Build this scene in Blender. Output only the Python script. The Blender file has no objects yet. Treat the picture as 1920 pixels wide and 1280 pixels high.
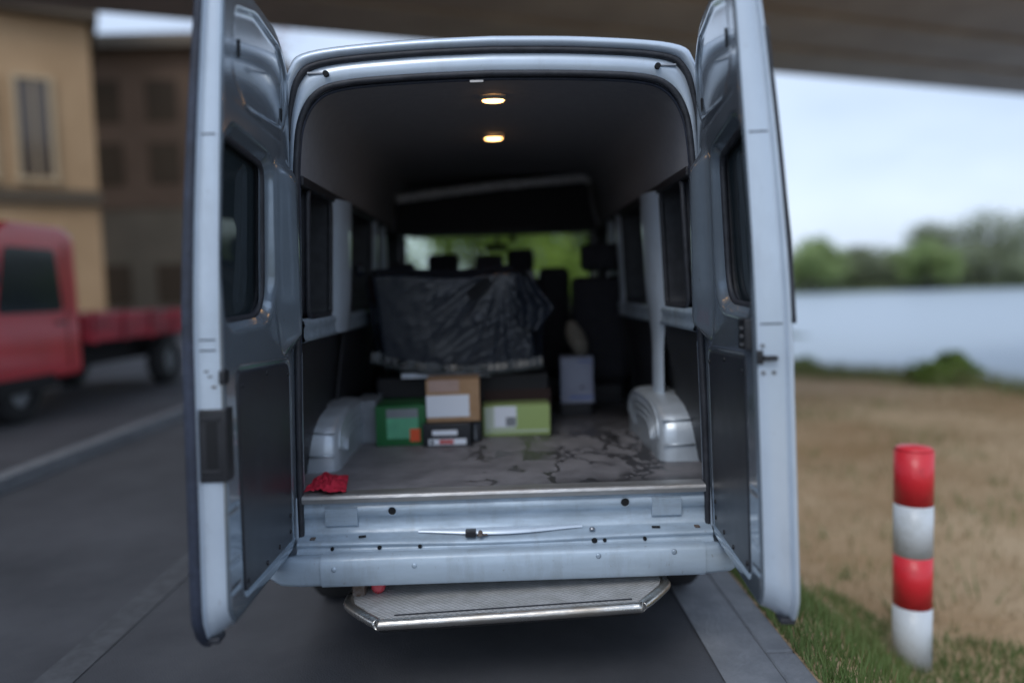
import bpy, bmesh, math, random
from mathutils import Vector, Matrix, noise
random.seed(7)
S = bpy.context.scene
COL = S.collection
R = math.radians

# ------------------------------------------------------------------ camera
FPX = 1400.0
def cam_matrix():
    Y = Vector(((935 - 960) / FPX, -(540 - 640) / FPX, -1)).normalized()
    X = Vector((math.cos(R(1.6)), math.sin(R(1.6)), 0)); X = (X - Y * X.dot(Y)).normalized()
    Z = X.cross(Y)
    m = Matrix((X, Y, Z))           # rows: world axes seen from the camera = cam->world rotation
    return m.to_4x4()
cam = bpy.data.objects.new('camera', bpy.data.cameras.new('camera'))
COL.objects.link(cam)
cam.matrix_world = Matrix.Translation((0, -2.87, 1.485)) @ cam_matrix()
cam.data.sensor_width = 36; cam.data.lens = FPX / 1920 * 36
cam.data.clip_start = .05; cam.data.clip_end = 3000
cam.data.dof.use_dof = True
cam.data.dof.focus_distance = 2.72
cam.data.dof.aperture_fstop = (cam.data.lens / 1000) / .060
S.camera = cam
# ------------------------------------------------------------------ sky, sun, exposure
W = bpy.data.worlds.new('World'); S.world = W; W.use_nodes = True
nt = W.node_tree; nt.nodes.clear()
wo = nt.nodes.new('ShaderNodeOutputWorld'); bg = nt.nodes.new('ShaderNodeBackground')
sky = nt.nodes.new('ShaderNodeTexSky'); sky.sky_type = 'NISHITA'; sky.sun_disc = False
sky.sun_elevation = R(48); sky.sun_rotation = R(200); sky.air_density = 1.2; sky.dust_density = 2.0
mixc = nt.nodes.new('ShaderNodeMix'); mixc.data_type = 'RGBA'; mixc.inputs[0].default_value = .8
tc = nt.nodes.new('ShaderNodeTexCoord'); cl = nt.nodes.new('ShaderNodeTexNoise')
mp = nt.nodes.new('ShaderNodeMapping'); mp.inputs['Scale'].default_value = (1, 1, 3)
cl.inputs['Scale'].default_value = 2.2; cl.inputs['Detail'].default_value = 5
cr = nt.nodes.new('ShaderNodeValToRGB')
cr.color_ramp.elements[0].position = .3; cr.color_ramp.elements[0].color = (4.6, 5.7, 7.6, 1)
cr.color_ramp.elements[1].position = .72; cr.color_ramp.elements[1].color = (7.2, 8.3, 10.2, 1)
nt.links.new(tc.outputs['Generated'], mp.inputs[0]); nt.links.new(mp.outputs[0], cl.inputs['Vector'])
nt.links.new(cl.outputs['Fac'], cr.inputs[0])
nt.links.new(sky.outputs[0], mixc.inputs[6]); nt.links.new(cr.outputs[0], mixc.inputs[7])
nt.links.new(mixc.outputs[2], bg.inputs[0]); bg.inputs[1].default_value = .085
nt.links.new(bg.outputs[0], wo.inputs[0])
sun = bpy.data.objects.new('sun', bpy.data.lights.new('sun', 'SUN')); COL.objects.link(sun)
sun.data.energy = .6; sun.data.angle = R(25); sun.data.color = (1, .97, .93)
# towards the sun: azimuth behind the camera, slightly left (Nishita: rotation 0 = +Y, clockwise)
saz, sel = R(200), R(48)
sd = Vector((math.sin(saz) * math.cos(sel), math.cos(saz) * math.cos(sel), math.sin(sel)))
sun.rotation_euler = sd.to_track_quat('Z', 'Y').to_euler()
S.view_settings.view_transform = 'Standard'; S.view_settings.look = 'None'
S.view_settings.gamma = 1; S.view_settings.use_curve_mapping = False
S.view_settings.exposure = .68
S.cycles.max_bounces = 8; S.cycles.transparent_max_bounces = 12
S.cycles.use_denoising = True

# ------------------------------------------------------------------ materials
def mat(name, col, rough=.6, metal=0., col2=None, nscale=8., bump=0., bscale=60., coat=0., spec=.5, stretch=None, detail=6., lo=.35, hi=.65, rough2=None, bdist=.01, dirt=0):
    m = bpy.data.materials.new(name); m.use_nodes = True
    n = m.node_tree.nodes; l = m.node_tree.links; b = n['Principled BSDF']
    b.inputs['Roughness'].default_value = rough; b.inputs['Metallic'].default_value = metal
    b.inputs['Coat Weight'].default_value = coat; b.inputs['Coat Roughness'].default_value = .08
    b.inputs['Specular IOR Level'].default_value = spec
    b.inputs['Base Color'].default_value = (*col, 1)
    g = n.new('ShaderNodeNewGeometry'); mpn = n.new('ShaderNodeMapping')
    l.new(g.outputs['Position'], mpn.inputs[0])
    if stretch: mpn.inputs['Scale'].default_value = stretch
    if col2:
        t = n.new('ShaderNodeTexNoise'); t.inputs['Scale'].default_value = nscale; t.inputs['Detail'].default_value = detail
        t.inputs['Roughness'].default_value = .62
        l.new(mpn.outputs[0], t.inputs['Vector'])
        r = n.new('ShaderNodeValToRGB'); r.color_ramp.elements[0].position = lo; r.color_ramp.elements[1].position = hi
        r.color_ramp.elements[0].color = (*col, 1); r.color_ramp.elements[1].color = (*col2, 1)
        l.new(t.outputs['Fac'], r.inputs[0]); l.new(r.outputs[0], b.inputs['Base Color'])
        if rough2 is not None:
            mr = n.new('ShaderNodeMapRange'); mr.inputs[1].default_value = lo; mr.inputs[2].default_value = hi
            mr.inputs[3].default_value = rough; mr.inputs[4].default_value = rough2
            l.new(t.outputs['Fac'], mr.inputs[0]); l.new(mr.outputs[0], b.inputs['Roughness'])
    if dirt and col2:
        src = b.inputs['Base Color'].links[0].from_socket
        fac = None
        for sc_, a_, b2_, st2 in ((38, .63, .70, (1, 1, .5)), (5, .52, .80, (1.5, 1.5, .35))):
            m2 = n.new('ShaderNodeMapping'); m2.inputs['Scale'].default_value = st2; l.new(g.outputs['Position'], m2.inputs[0])
            t3 = n.new('ShaderNodeTexNoise'); t3.inputs['Scale'].default_value = sc_; t3.inputs['Detail'].default_value = 7; t3.inputs['Roughness'].default_value = .7
            l.new(m2.outputs[0], t3.inputs['Vector']); q_ = n.new('ShaderNodeMapRange'); q_.inputs[1].default_value = a_; q_.inputs[2].default_value = b2_
            q_.inputs[4].default_value = .55 * dirt; l.new(t3.outputs['Fac'], q_.inputs[0])
            if fac is None: fac = q_.outputs[0]
            else:
                mm = n.new('ShaderNodeMath'); mm.operation = 'MAXIMUM'; l.new(fac, mm.inputs[0]); l.new(q_.outputs[0], mm.inputs[1]); fac = mm.outputs[0]
        mxd = n.new('ShaderNodeMix'); mxd.data_type = 'RGBA'; l.new(fac, mxd.inputs[0]); l.new(src, mxd.inputs[6]); mxd.inputs[7].default_value = (.16, .145, .13, 1)
        l.new(mxd.outputs[2], b.inputs['Base Color'])
    if bump:
        t2 = n.new('ShaderNodeTexNoise'); t2.inputs['Scale'].default_value = bscale; t2.inputs['Detail'].default_value = 4
        l.new(mpn.outputs[0], t2.inputs['Vector'])
        bp = n.new('ShaderNodeBump'); bp.inputs['Strength'].default_value = bump; bp.inputs['Distance'].default_value = bdist
        l.new(t2.outputs['Fac'], bp.inputs['Height']); l.new(bp.outputs[0], b.inputs['Normal'])
    return m
def glassmat(name, tint, gloss=.06, body=None):
    m = bpy.data.materials.new(name); m.use_nodes = True
    n = m.node_tree.nodes; l = m.node_tree.links; n.clear()
    o = n.new('ShaderNodeOutputMaterial'); tr = n.new('ShaderNodeBsdfTransparent'); gl = n.new('ShaderNodeBsdfGlossy')
    lw = n.new('ShaderNodeLayerWeight'); pw = n.new('ShaderNodeMath'); pw.operation = 'POWER'; pw.inputs[1].default_value = 5
    fr = n.new('ShaderNodeMapRange'); fr.inputs[3].default_value = .045; fr.inputs[4].default_value = 1
    lw.inputs[0].default_value = .5; l.new(lw.outputs['Facing'], pw.inputs[0]); l.new(pw.outputs[0], fr.inputs[0]); mx = n.new('ShaderNodeMixShader')
    tr.inputs[0].default_value = (*tint, 1); gl.inputs['Roughness'].default_value = gloss
    l.new(fr.outputs[0], mx.inputs[0]); l.new(tr.outputs[0], mx.inputs[1]); l.new(gl.outputs[0], mx.inputs[2])
    if body:
        df = n.new('ShaderNodeBsdfDiffuse'); df.inputs[0].default_value = (*body, 1); m3 = n.new('ShaderNodeMixShader'); m3.inputs[0].default_value = .55
        l.new(tr.outputs[0], m3.inputs[1]); l.new(df.outputs[0], m3.inputs[2]); l.new(m3.outputs[0], mx.inputs[1])
    l.new(mx.outputs[0], o.inputs[0]); return m
def emit(name, col, s):
    m = bpy.data.materials.new(name); m.use_nodes = True; b = m.node_tree.nodes['Principled BSDF']
    b.inputs['Emission Color'].default_value = (*col, 1); b.inputs['Emission Strength'].default_value = s
    b.inputs['Base Color'].default_value = (.6, .55, .45, 1); return m

M = {}
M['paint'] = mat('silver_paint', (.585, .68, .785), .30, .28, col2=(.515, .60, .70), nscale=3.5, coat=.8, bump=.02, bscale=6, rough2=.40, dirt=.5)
M['inpaint'] = mat('shaded_silver_paint', (.29, .35, .41), .22, .58, dirt=.5, col2=(.24, .29, .345), nscale=5, coat=.7, bump=.06, bscale=5, bdist=.02)  # silver paint with the dark reflections of the interior put into its colour
M['sill'] = mat('scuffed_sill_paint', (.44, .545, .65), .36, .25, dirt=.9, col2=(.33, .41, .49), nscale=11, coat=.3, bump=.12, bscale=26, rough2=.55, stretch=(.5, 1, 2))
M['dirtysill'] = mat('dirty_bumper_paint', (.47, .575, .68), .38, .2, dirt=.8, col2=(.38, .465, .545), nscale=6, coat=.3, bump=.1, bscale=18, rough2=.6, stretch=(.4, 1, 1.5))
M['alu'] = mat('aluminium_strip', (.52, .53, .54), .42, .7, col2=(.40, .38, .36), nscale=14, bump=.2, bscale=60, stretch=(.3, 1, 1))
M['rubber'] = mat('rubber_seal', (.018, .020, .026), .55, col2=(.035, .038, .048), nscale=20, bump=.2, bscale=80)
M['navyseal'] = mat('edge_rubber', (.035, .045, .075), .5, col2=(.02, .025, .04), nscale=15, bump=.15, bscale=50)
M['black'] = mat('black_plastic', (.012, .013, .016), .42, col2=(.02, .021, .025), nscale=12, bump=.1, bscale=200)
M['card'] = mat('black_door_card', (.022, .025, .032), .33, col2=(.034, .038, .047), nscale=4, bump=.22, bscale=260, bdist=.002, rough2=.42)
M['trim'] = mat('dark_trim_board', (.010, .011, .015), .55, col2=(.018, .019, .024), nscale=9, bump=.3, bscale=120)
M['liner'] = mat('headliner_cloth', (.26, .26, .28), .9, col2=(.29, .29, .31), nscale=30, bump=.5, bscale=500, bdist=.002)
M['liner2'] = mat('side_liner_cloth', (.22, .22, .23), .85, col2=(.26, .26, .27), nscale=12, bump=.5, bscale=400, bdist=.002)
M['seat'] = mat('dark_seat_cloth', (.010, .011, .017), .85, col2=(.016, .017, .024), nscale=20, bump=.5, bscale=300, bdist=.003)
M['fuzzy'] = mat('grey_felt_edge', (.55, .55, .57), .95, col2=(.85, .86, .9), nscale=38, bump=.8, bscale=70, lo=.42, hi=.62)
M['shelf'] = mat('shelf_board', (.016, .016, .02), .8, bump=.3, bscale=90)
M['arch'] = mat('arch_silver', (.60, .67, .74), .35, .4, col2=(.50, .56, .62), nscale=7, coat=.3, bump=.12, bscale=14)
M['tyre'] = mat('tyre_rubber', (.018, .018, .019), .8, bump=.4, bscale=40)
M['rim'] = mat('steel_rim', (.3, .31, .33), .4, .8)
M['under'] = mat('underbody', (.012, .012, .013), .9, bump=.4, bscale=20)
M['glass_dark'] = glassmat('tinted_glass', (.10, .12, .105), .04, (.018, .024, .024))
M['glass_clear'] = glassmat('windscreen_glass', (.72, .80, .70), .02)
M['glass_door'] = glassmat('door_glass', (.06, .08, .085), .03, (.045, .062, .072))
M['chrome'] = mat('worn_chrome_tube', (.62, .61, .58), .22, .95, col2=(.42, .38, .33), nscale=16, bump=.15, bscale=50, rough2=.42, stretch=(.4, 1, 1))
M['lamp'] = emit('dome_lamp_glow', (1, .50, .16), 9)
M['lampwhite'] = mat('lamp_bezel', (.5, .48, .44), .5)
M['red_lens'] = mat('pink_red_lens', (.55, .06, .08), .25, coat=.5)
M['steel'] = mat('zinc_steel', (.45, .46, .48), .35, .9)
M['hole'] = mat('dark_hole', (.004, .005, .007), .8)
M['rust'] = mat('rusty_steel', (.10, .055, .03), .8, .3, col2=(.2, .18, .17), nscale=60)
M['asphalt'] = mat('asphalt', (.040, .042, .049), .82, col2=(.075, .078, .088), nscale=.9, detail=10, bump=.6, bscale=140, bdist=.006, rough2=.7)
M['line'] = mat('worn_road_paint', (.085, .09, .10), .8, col2=(.06, .063, .07), nscale=14, lo=.35, hi=.6)
M['kerb'] = mat('kerb_concrete', (.15, .16, .175), .85, col2=(.21, .22, .235), nscale=6, bump=.5, bscale=60)
M['concrete'] = mat('bridge_concrete', (.34, .28, .24), .9, col2=(.42, .35, .30), nscale=.8, bump=.3, bscale=4)
M['dry'] = mat('dry_grass_earth', (.33, .21, .105), .95, col2=(.50, .37, .23), nscale=.55, detail=9, bump=.6, bscale=22, bdist=.05)
M['verge'] = mat('verge_soil', (.10, .12, .05), .95, col2=(.06, .085, .03), nscale=2.5, bump=.6, bscale=30, bdist=.04)
M['blade'] = mat('grass_blade', (.085, .15, .035), .7, col2=(.14, .19, .06), nscale=3)
M['dryblade'] = mat('dry_blade', (.33, .24, .13), .8, col2=(.24, .19, .09), nscale=3)
M['reed'] = mat('reed_blade', (.24, .25, .10), .8, col2=(.16, .19, .07), nscale=2)
M['bark'] = mat('bark', (.09, .085, .075), .9, col2=(.05, .047, .04), nscale=9, bump=.8, bscale=20, stretch=(1, 1, .25), bdist=.03)
M['leaf'] = mat('spring_leaf', (.22, .31, .06), .6, col2=(.13, .21, .045), nscale=1.2)
M['leafdark'] = mat('deep_leaf', (.11, .16, .06), .65, col2=(.16, .20, .085), nscale=.5)
M['farleaf'] = mat('hazed_far_leaf', (.25, .29, .17), .8, col2=(.31, .34, .22), nscale=.3)  # distance haze painted in by desaturating the leaf colour
M['farleaf2'] = mat('hazed_green_far_leaf', (.32, .40, .16), .8, col2=(.25, .33, .13), nscale=.3)  # greener far leaf, washed out in colour for haze as well
M['leafbright'] = mat('bright_leaf', (.36, .46, .09), .6, col2=(.25, .34, .07), nscale=.5)
M['blossom'] = mat('pink_blossom', (.5, .30, .30), .7, col2=(.35, .16, .15), nscale=2)
M['redtruck'] = mat('red_truck_paint', (.62, .022, .035), .3, .0, col2=(.52, .02, .03), nscale=2, coat=.8)
M['redbed'] = mat('faded_red_boards', (.50, .035, .055), .55, col2=(.20, .028, .04), nscale=4, stretch=(1, .3, 2))
M['truckglass'] = mat('truck_window_glass', (.012, .018, .028), .08, spec=.6)
M['tan'] = mat('tan_render', (.37, .235, .125), .9, col2=(.45, .295, .165), nscale=.6, bump=.3, bscale=6)
M['tanlight'] = mat('pale_tan_frame', (.46, .35, .22), .85)
M['brown'] = mat('brown_brick', (.17, .11, .075), .9, col2=(.22, .145, .10), nscale=.8, bump=.3, bscale=6)
M['brown2'] = mat('grey_brown_render', (.23, .19, .14), .9, col2=(.18, .15, .11), nscale=.6)
M['roofbrown'] = mat('brown_roof', (.10, .075, .05), .9)
M['darkwin'] = mat('dark_window', (.10, .075, .055), .15)
M['rred'] = mat('bollard_red', (.70, .022, .035), .4, col2=(.50, .025, .035), nscale=14, lo=.55, hi=.8, coat=.2, bump=.2, bscale=60, rough2=.7)
M['rwhite'] = mat('bollard_white', (.62, .66, .69), .45, col2=(.42, .44, .42), nscale=9, lo=.5, hi=.85, coat=.2, bump=.2, bscale=60)
M['cardboard'] = mat('brown_cardboard', (.36, .22, .12), .85, col2=(.42, .27, .16), nscale=14)
M['pinkcard'] = mat('pale_pink_card', (.46, .33, .29), .8, col2=(.40, .29, .25), nscale=10)
M['whitelabel'] = mat('white_paper', (.78, .84, .94), .6)
M['greybox'] = mat('grey_plastic_box', (.24, .27, .30), .5, col2=(.20, .22, .25), nscale=8)
M['green'] = mat('dark_green_card', (.010, .13, .035), .5)
M['mint'] = mat('mint_print', (.13, .50, .28), .5, col2=(.10, .36, .22), nscale=9, detail=1)
M['orange'] = mat('orange_print', (.75, .10, .03), .5)
M['lime'] = mat('lime_card', (.34, .46, .17), .55)
M['palelime'] = mat('pale_print', (.52, .60, .52), .55)
M['darkbox'] = mat('black_card', (.012, .014, .02), .4)
M['printred'] = mat('red_print', (.55, .10, .10), .5)
M['printblue'] = mat('blue_print', (.10, .18, .50), .5)
M['bluewhite'] = mat('blue_white_card', (.34, .38, .50), .6, col2=(.28, .31, .42), nscale=7, detail=1)
M['maroon'] = mat('maroon_card', (.025, .008, .007), .7)
M['beige'] = mat('beige_cloth', (.24, .22, .185), .9, col2=(.16, .15, .125), nscale=25, bump=.6, bscale=90)
M['redcloth'] = mat('red_cloth', (.62, .02, .055), .8, col2=(.42, .012, .035), nscale=20, bump=.6, bscale=400, bdist=.002)
M['crate'] = mat('black_crate', (.010, .010, .013), .6)

for k in ('leaf', 'leafbright', 'leafdark', 'blossom', 'farleaf', 'farleaf2'):
    b = M[k].node_tree.nodes['Principled BSDF']; b.inputs['Subsurface Weight'].default_value = 0
    n_ = M[k].node_tree.nodes; l_ = M[k].node_tree.links; tl = n_.new('ShaderNodeBsdfTranslucent'); mx_ = n_.new('ShaderNodeMixShader'); mx_.inputs[0].default_value = .4
    l_.new(b.inputs['Base Color'].links[0].from_socket, tl.inputs[0]); l_.new(b.outputs[0], mx_.inputs[1]); l_.new(tl.outputs[0], mx_.inputs[2])
    l_.new(mx_.outputs[0], n_['Material Output'].inputs[0])

# floor covering with wet marks and a darker front part on its right half
def floor_mat():
    m = mat('vinyl_floor_mat', (.15, .147, .16), .55, col2=(.235, .23, .247), nscale=7, bump=.5, bscale=180, bdist=.003)
    n = m.node_tree.nodes; l = m.node_tree.links; b = n['Principled BSDF']
    g = n.new('ShaderNodeNewGeometry')
    def noise_(sc, det, dist=0, off=(0, 0, 0), scl=(1, .55, 1)):
        mp_ = n.new('ShaderNodeMapping'); mp_.inputs['Location'].default_value = off; mp_.inputs['Scale'].default_value = scl
        l.new(g.outputs['Position'], mp_.inputs[0])
        t = n.new('ShaderNodeTexNoise'); t.inputs['Scale'].default_value = sc; t.inputs['Detail'].default_value = det; t.inputs['Distortion'].default_value = dist
        l.new(mp_.outputs[0], t.inputs['Vector']); return t.outputs['Fac']
    def math_(op, a, b_=None, c=None):
        x = n.new('ShaderNodeMath'); x.operation = op; x.use_clamp = False
        for i, v in enumerate((a, b_, c)):
            if v is None: continue
            if hasattr(v, 'node'): l.new(v, x.inputs[i])
            else: x.inputs[i].default_value = v
        return x.outputs[0]
    def mrange(v, a0, a1, b0, b1):
        x = n.new('ShaderNodeMapRange'); x.interpolation_type = 'SMOOTHSTEP'
        l.new(v, x.inputs[0]); x.inputs[1].default_value = a0; x.inputs[2].default_value = a1
        x.inputs[3].default_value = b0; x.inputs[4].default_value = b1; return x.outputs[0]
    a = noise_(3.4, 6, .3, (3.1, .4, 0)); vein = math_('ABSOLUTE', math_('SUBTRACT', a, .5)); vein = mrange(vein, .009, .022, 1, 0)
    a2 = noise_(2.6, 7, .2, (8.1, 5.4, 0)); vein2 = math_('ABSOLUTE', math_('SUBTRACT', a2, .48)); vein2 = mrange(vein2, .008, .020, 1, 0)
    vein = math_('MULTIPLY', math_('MAXIMUM', vein, vein2), mrange(noise_(3.0, 2, 0, (0, 7, 0)), .34, .46, 0, 1))
    bl = mrange(noise_(4.5, 8, .2, (1.3, 2.2, 0)), .555, .59, 0, 1)
    sep = n.new('ShaderNodeSeparateXYZ'); l.new(g.outputs['Position'], sep.inputs[0])
    right = mrange(sep.outputs['X'], -.32, -.08, 0, 1)
    rear = mrange(sep.outputs['Y'], .06, .20, 1, 0); rear = math_('MULTIPLY', rear, mrange(sep.outputs['X'], .0, .35, 0, .8))
    far = mrange(sep.outputs['Y'], .8, 1.5, 0, .6)  # gradually darker and smoother towards the cab
    wet = math_('MULTIPLY', math_('MAXIMUM', math_('MULTIPLY', vein, 1.0), math_('MAXIMUM', bl, math_('MAXIMUM', rear, far))), right)
    wet = math_('MINIMUM', wet, 1)
    old = b.inputs['Base Color'].links[0].from_socket
    mx = n.new('ShaderNodeMix'); mx.data_type = 'RGBA'; l.new(math_('MULTIPLY', wet, .8), mx.inputs[0]); l.new(old, mx.inputs[6])
    mx.inputs[7].default_value = (.016, .016, .018, 1); l.new(mx.outputs[2], b.inputs['Base Color'])
    rr = n.new('ShaderNodeMapRange'); l.new(wet, rr.inputs[0]); rr.inputs[3].default_value = .62; rr.inputs[4].default_value = .3
    l.new(rr.outputs[0], b.inputs['Roughness'])
    return m
M['floor'] = floor_mat()

# chequer plate for the step
def tread_mat():
    m = mat('chequer_plate', (.60, .60, .60), .5, .3, col2=(.42, .42, .41), nscale=12, rough2=.65)
    n = m.node_tree.nodes; l = m.node_tree.links; b = n['Principled BSDF']
    g = n.new('ShaderNodeNewGeometry'); mp_ = n.new('ShaderNodeMapping'); mp_.inputs['Rotation'].default_value = (0, 0, R(45)); mp_.inputs['Scale'].default_value = (1, 1, 0)
    l.new(g.outputs['Position'], mp_.inputs[0])
    v = n.new('ShaderNodeTexVoronoi'); v.inputs['Scale'].default_value = 62; v.inputs['Randomness'].default_value = .12
    l.new(mp_.outputs[0], v.inputs['Vector'])
    bp = n.new('ShaderNodeBump'); bp.invert = True; bp.inputs['Strength'].default_value = .8; bp.inputs['Distance'].default_value = .006
    l.new(v.outputs['Distance'], bp.inputs['Height']); l.new(bp.outputs[0], b.inputs['Normal']); return m
M['tread'] = tread_mat()

# wrinkled see-through film
def film_mat(name, base, trans, scale=9., glint=.10):
    m = bpy.data.materials.new(name); m.use_nodes = True
    n = m.node_tree.nodes; l = m.node_tree.links; b = n['Principled BSDF']
    g = n.new('ShaderNodeNewGeometry'); mp_ = n.new('ShaderNodeMapping'); mp_.inputs['Rotation'].default_value = (0, R(-52), 0); mp_.inputs['Scale'].default_value = (1, 1, .30)
    l.new(g.outputs['Position'], mp_.inputs[0])
    t = n.new('ShaderNodeTexNoise'); t.noise_type = 'RIDGED_MULTIFRACTAL'; t.inputs['Scale'].default_value = scale; t.inputs['Detail'].default_value = 6; t.inputs['Distortion'].default_value = .5
    l.new(mp_.outputs[0], t.inputs['Vector'])
    bp = n.new('ShaderNodeBump'); bp.inputs['Strength'].default_value = .5; bp.inputs['Distance'].default_value = .004
    l.new(t.outputs['Fac'], bp.inputs['Height']); l.new(bp.outputs[0], b.inputs['Normal'])
    t2 = n.new('ShaderNodeTexNoise'); t2.inputs['Scale'].default_value = scale * .8; t2.inputs['Detail'].default_value = 8; t2.inputs['Roughness'].default_value = .7
    l.new(mp_.outputs[0], t2.inputs['Vector'])
    r = n.new('ShaderNodeValToRGB'); r.color_ramp.elements[0].position = .66; r.color_ramp.elements[0].color = (*base, 1)
    r.color_ramp.elements[1].position = .80; r.color_ramp.elements[1].color = tuple(x + glint for x in base) + (1,)  # pale streaks paint sky glints on the folds into the colour
    l.new(t2.outputs['Fac'], r.inputs[0]); l.new(r.outputs[0], b.inputs['Base Color'])
    b.inputs['Roughness'].default_value = .20; b.inputs['Specular IOR Level'].default_value = .38; b.inputs['Coat Weight'].default_value = .0
    b.inputs['Alpha'].default_value = 1 - trans
    return m
M['film'] = film_mat('wrinkled_plastic_film', (.022, .028, .040), 0, 11, .20)
M['hem'] = film_mat('pale_plastic_hem', (.06, .072, .078), .35, 20, .20)

def water_mat():
    m = mat('river_water', (.36, .42, .47), .4, spec=.8, bump=.5, bscale=1.6, bdist=.08); return m  # pale base colour stands in for the sky mirrored in the water
M['water'] = water_mat()

# ------------------------------------------------------------------ mesh helpers
class MB:
    def __init__(s): s.v = []; s.f = []; s.sm = []
    def add(s, vs, fs, smooth=False):
        o = len(s.v); s.v += [tuple(v) for v in vs]; s.f += [tuple(i + o for i in f) for f in fs]; s.sm += [smooth] * len(fs); return s
    def box(s, x0, x1, y0, y1, z0, z1, bev=0, rot=0, piv=None, tilt=None):
        if bev:
            bm = bmesh.new(); bmesh.ops.create_cube(bm, size=1)
            bmesh.ops.scale(bm, vec=(x1 - x0, y1 - y0, z1 - z0), verts=bm.verts)
            bmesh.ops.bevel(bm, geom=bm.edges[:], offset=bev, segments=3, affect='EDGES', profile=.6)
            vs = [v.co + Vector(((x0 + x1) / 2, (y0 + y1) / 2, (z0 + z1) / 2)) for v in bm.verts]
            fs = [[v.index for v in f.verts] for f in bm.faces]; bm.free()
        else:
            vs = [Vector(p) for p in ((x0, y0, z0), (x1, y0, z0), (x1, y1, z0), (x0, y1, z0), (x0, y0, z1), (x1, y0, z1), (x1, y1, z1), (x0, y1, z1))]
            fs = [(0, 3, 2, 1), (4, 5, 6, 7), (0, 1, 5, 4), (1, 2, 6, 5), (2, 3, 7, 6), (3, 0, 4, 7)]
        if rot or tilt:
            c = Vector(piv) if piv else Vector(((x0 + x1) / 2, (y0 + y1) / 2, z0))
            rm = Matrix.Rotation(rot, 3, 'Z')
            if tilt: rm = rm @ Matrix.Rotation(tilt[1], 3, tilt[0])
            vs = [rm @ (v - c) + c for v in vs]
        return s.add(vs, fs, bool(bev))
    def loft(s, rings, closed=False, smooth=True, capends=False, flip=False):
        n = len(rings[0]); vs = [p for r in rings for p in r]; fs = []
        for i in range(len(rings) - 1):
            for j in range(n if closed else n - 1):
                k = (j + 1) % n
                f = (i * n + j, i * n + k, (i + 1) * n + k, (i + 1) * n + j)
                fs.append(f[::-1] if flip else f)
        s.add(vs, fs, smooth)
        if capends:
            s.add(rings[0], [tuple(range(n))[::-1]], False); s.add(rings[-1], [tuple(range(n))], False)
        return s
    def tube(s, path, r, n=10, closed=False, squash=None, caps=True):
        P = [Vector(p) for p in path]; rings = []; N = len(P)
        up = None
        for i, p in enumerate(P):
            a = P[(i - 1) % N] if (closed or i > 0) else p; b = P[(i + 1) % N] if (closed or i < N - 1) else p
            t = (b - a).normalized()
            if up is None:
                up = t.orthogonal().normalized()
            else:
                up = (up - t * up.dot(t)).normalized()
            q = t.cross(up); rr = r[i] if isinstance(r, (list, tuple)) else r
            rings.append([p + (up * math.cos(2 * math.pi * k / n) + q * math.sin(2 * math.pi * k / n)) * rr for k in range(n)])
        if closed: rings.append(rings[0])
        s.loft(rings, closed=True)
        if caps and not closed:
            s.add(rings[0], [tuple(range(n))], False); s.add(rings[-1], [tuple(range(n))[::-1]], False)
        return s
    def cyl(s, a, b, r, n=16, r2=None):
        return s.tube([a, b], [r, r if r2 is None else r2], n)
    def prism(s, poly, lo, hi, axis='x', bev=0):
        n = len(poly)
        def P(p, h): return {'x': (h, p[0], p[1]), 'y': (p[0], h, p[1]), 'z': (p[0], p[1], h)}[axis]
        vs = [P(p, lo) for p in poly] + [P(p, hi) for p in poly]
        fs = [tuple(range(n)), tuple(range(n, 2 * n))[::-1]] + [(i, i + n, (i + 1) % n + n, (i + 1) % n) for i in range(n)]
        return s.add(vs, fs, False)
    def build(s, name, m, parent=None, recalc=True, bevel=0, kind=None):
        me = bpy.data.meshes.new(name); me.from_pydata(s.v, [], s.f)
        me.polygons.foreach_set('use_smooth', s.sm)
        if recalc or bevel:
            bm = bmesh.new(); bm.from_mesh(me)
            bmesh.ops.remove_doubles(bm, verts=bm.verts, dist=1e-5)
            bmesh.ops.recalc_face_normals(bm, faces=bm.faces)
            bm.to_mesh(me); bm.free()
        me.materials.append(M[m] if isinstance(m, str) else m)
        me.update()
        o = bpy.data.objects.new(name, me); COL.objects.link(o)
        if parent: o.parent = parent
        if bevel:
            b = o.modifiers.new('b', 'BEVEL'); b.width = bevel; b.segments = 2; b.limit_method = 'ANGLE'
        if kind: o['kind'] = kind
        return o
def lay(h, d):   # transform helper not used for shading, only for boxes that lean
    return Matrix.Rotation(h, 3, d)
def tag(o, label, cat, group=None):
    o['label'] = label; o['category'] = cat
    if group: o['group'] = group
    return o
def thing(name, label, cat, loc=(0, 0, 0), group=None):
    o = bpy.data.objects.new(name, None); COL.objects.link(o); o.location = loc
    return tag(o, label, cat, group)
def catmull(P, k=8, closed=False):
    P = [Vector(p) for p in P]; out = []; n = len(P)
    rng = range(n) if closed else range(n - 1)
    for i in rng:
        g = (lambda j: P[j % n]) if closed else (lambda j: P[max(0, min(n - 1, j))])
        a, b, c, d = g(i - 1), g(i), g(i + 1), g(i + 2)
        for s in range(k):
            t = s / k
            out.append(.5 * ((2 * b) + (c - a) * t + (2 * a - 5 * b + 4 * c - d) * t * t + (3 * b - a - 3 * c + d) * t ** 3))
    if not closed: out.append(P[-1])
    return out
def lerp(a, b, t): return a + (b - a) * t
def sst(x, a, b):
    t = max(0., min(1., (x - a) / (b - a))); return t * t * (3 - 2 * t)
def interp(tab, x):
    if x <= tab[0][0]: return tab[0][1]
    for (a, fa), (b, fb) in zip(tab, tab[1:]):
        if x <= b: return fa + (fb - fa) * (x - a) / (b - a)
    return tab[-1][1]
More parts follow.
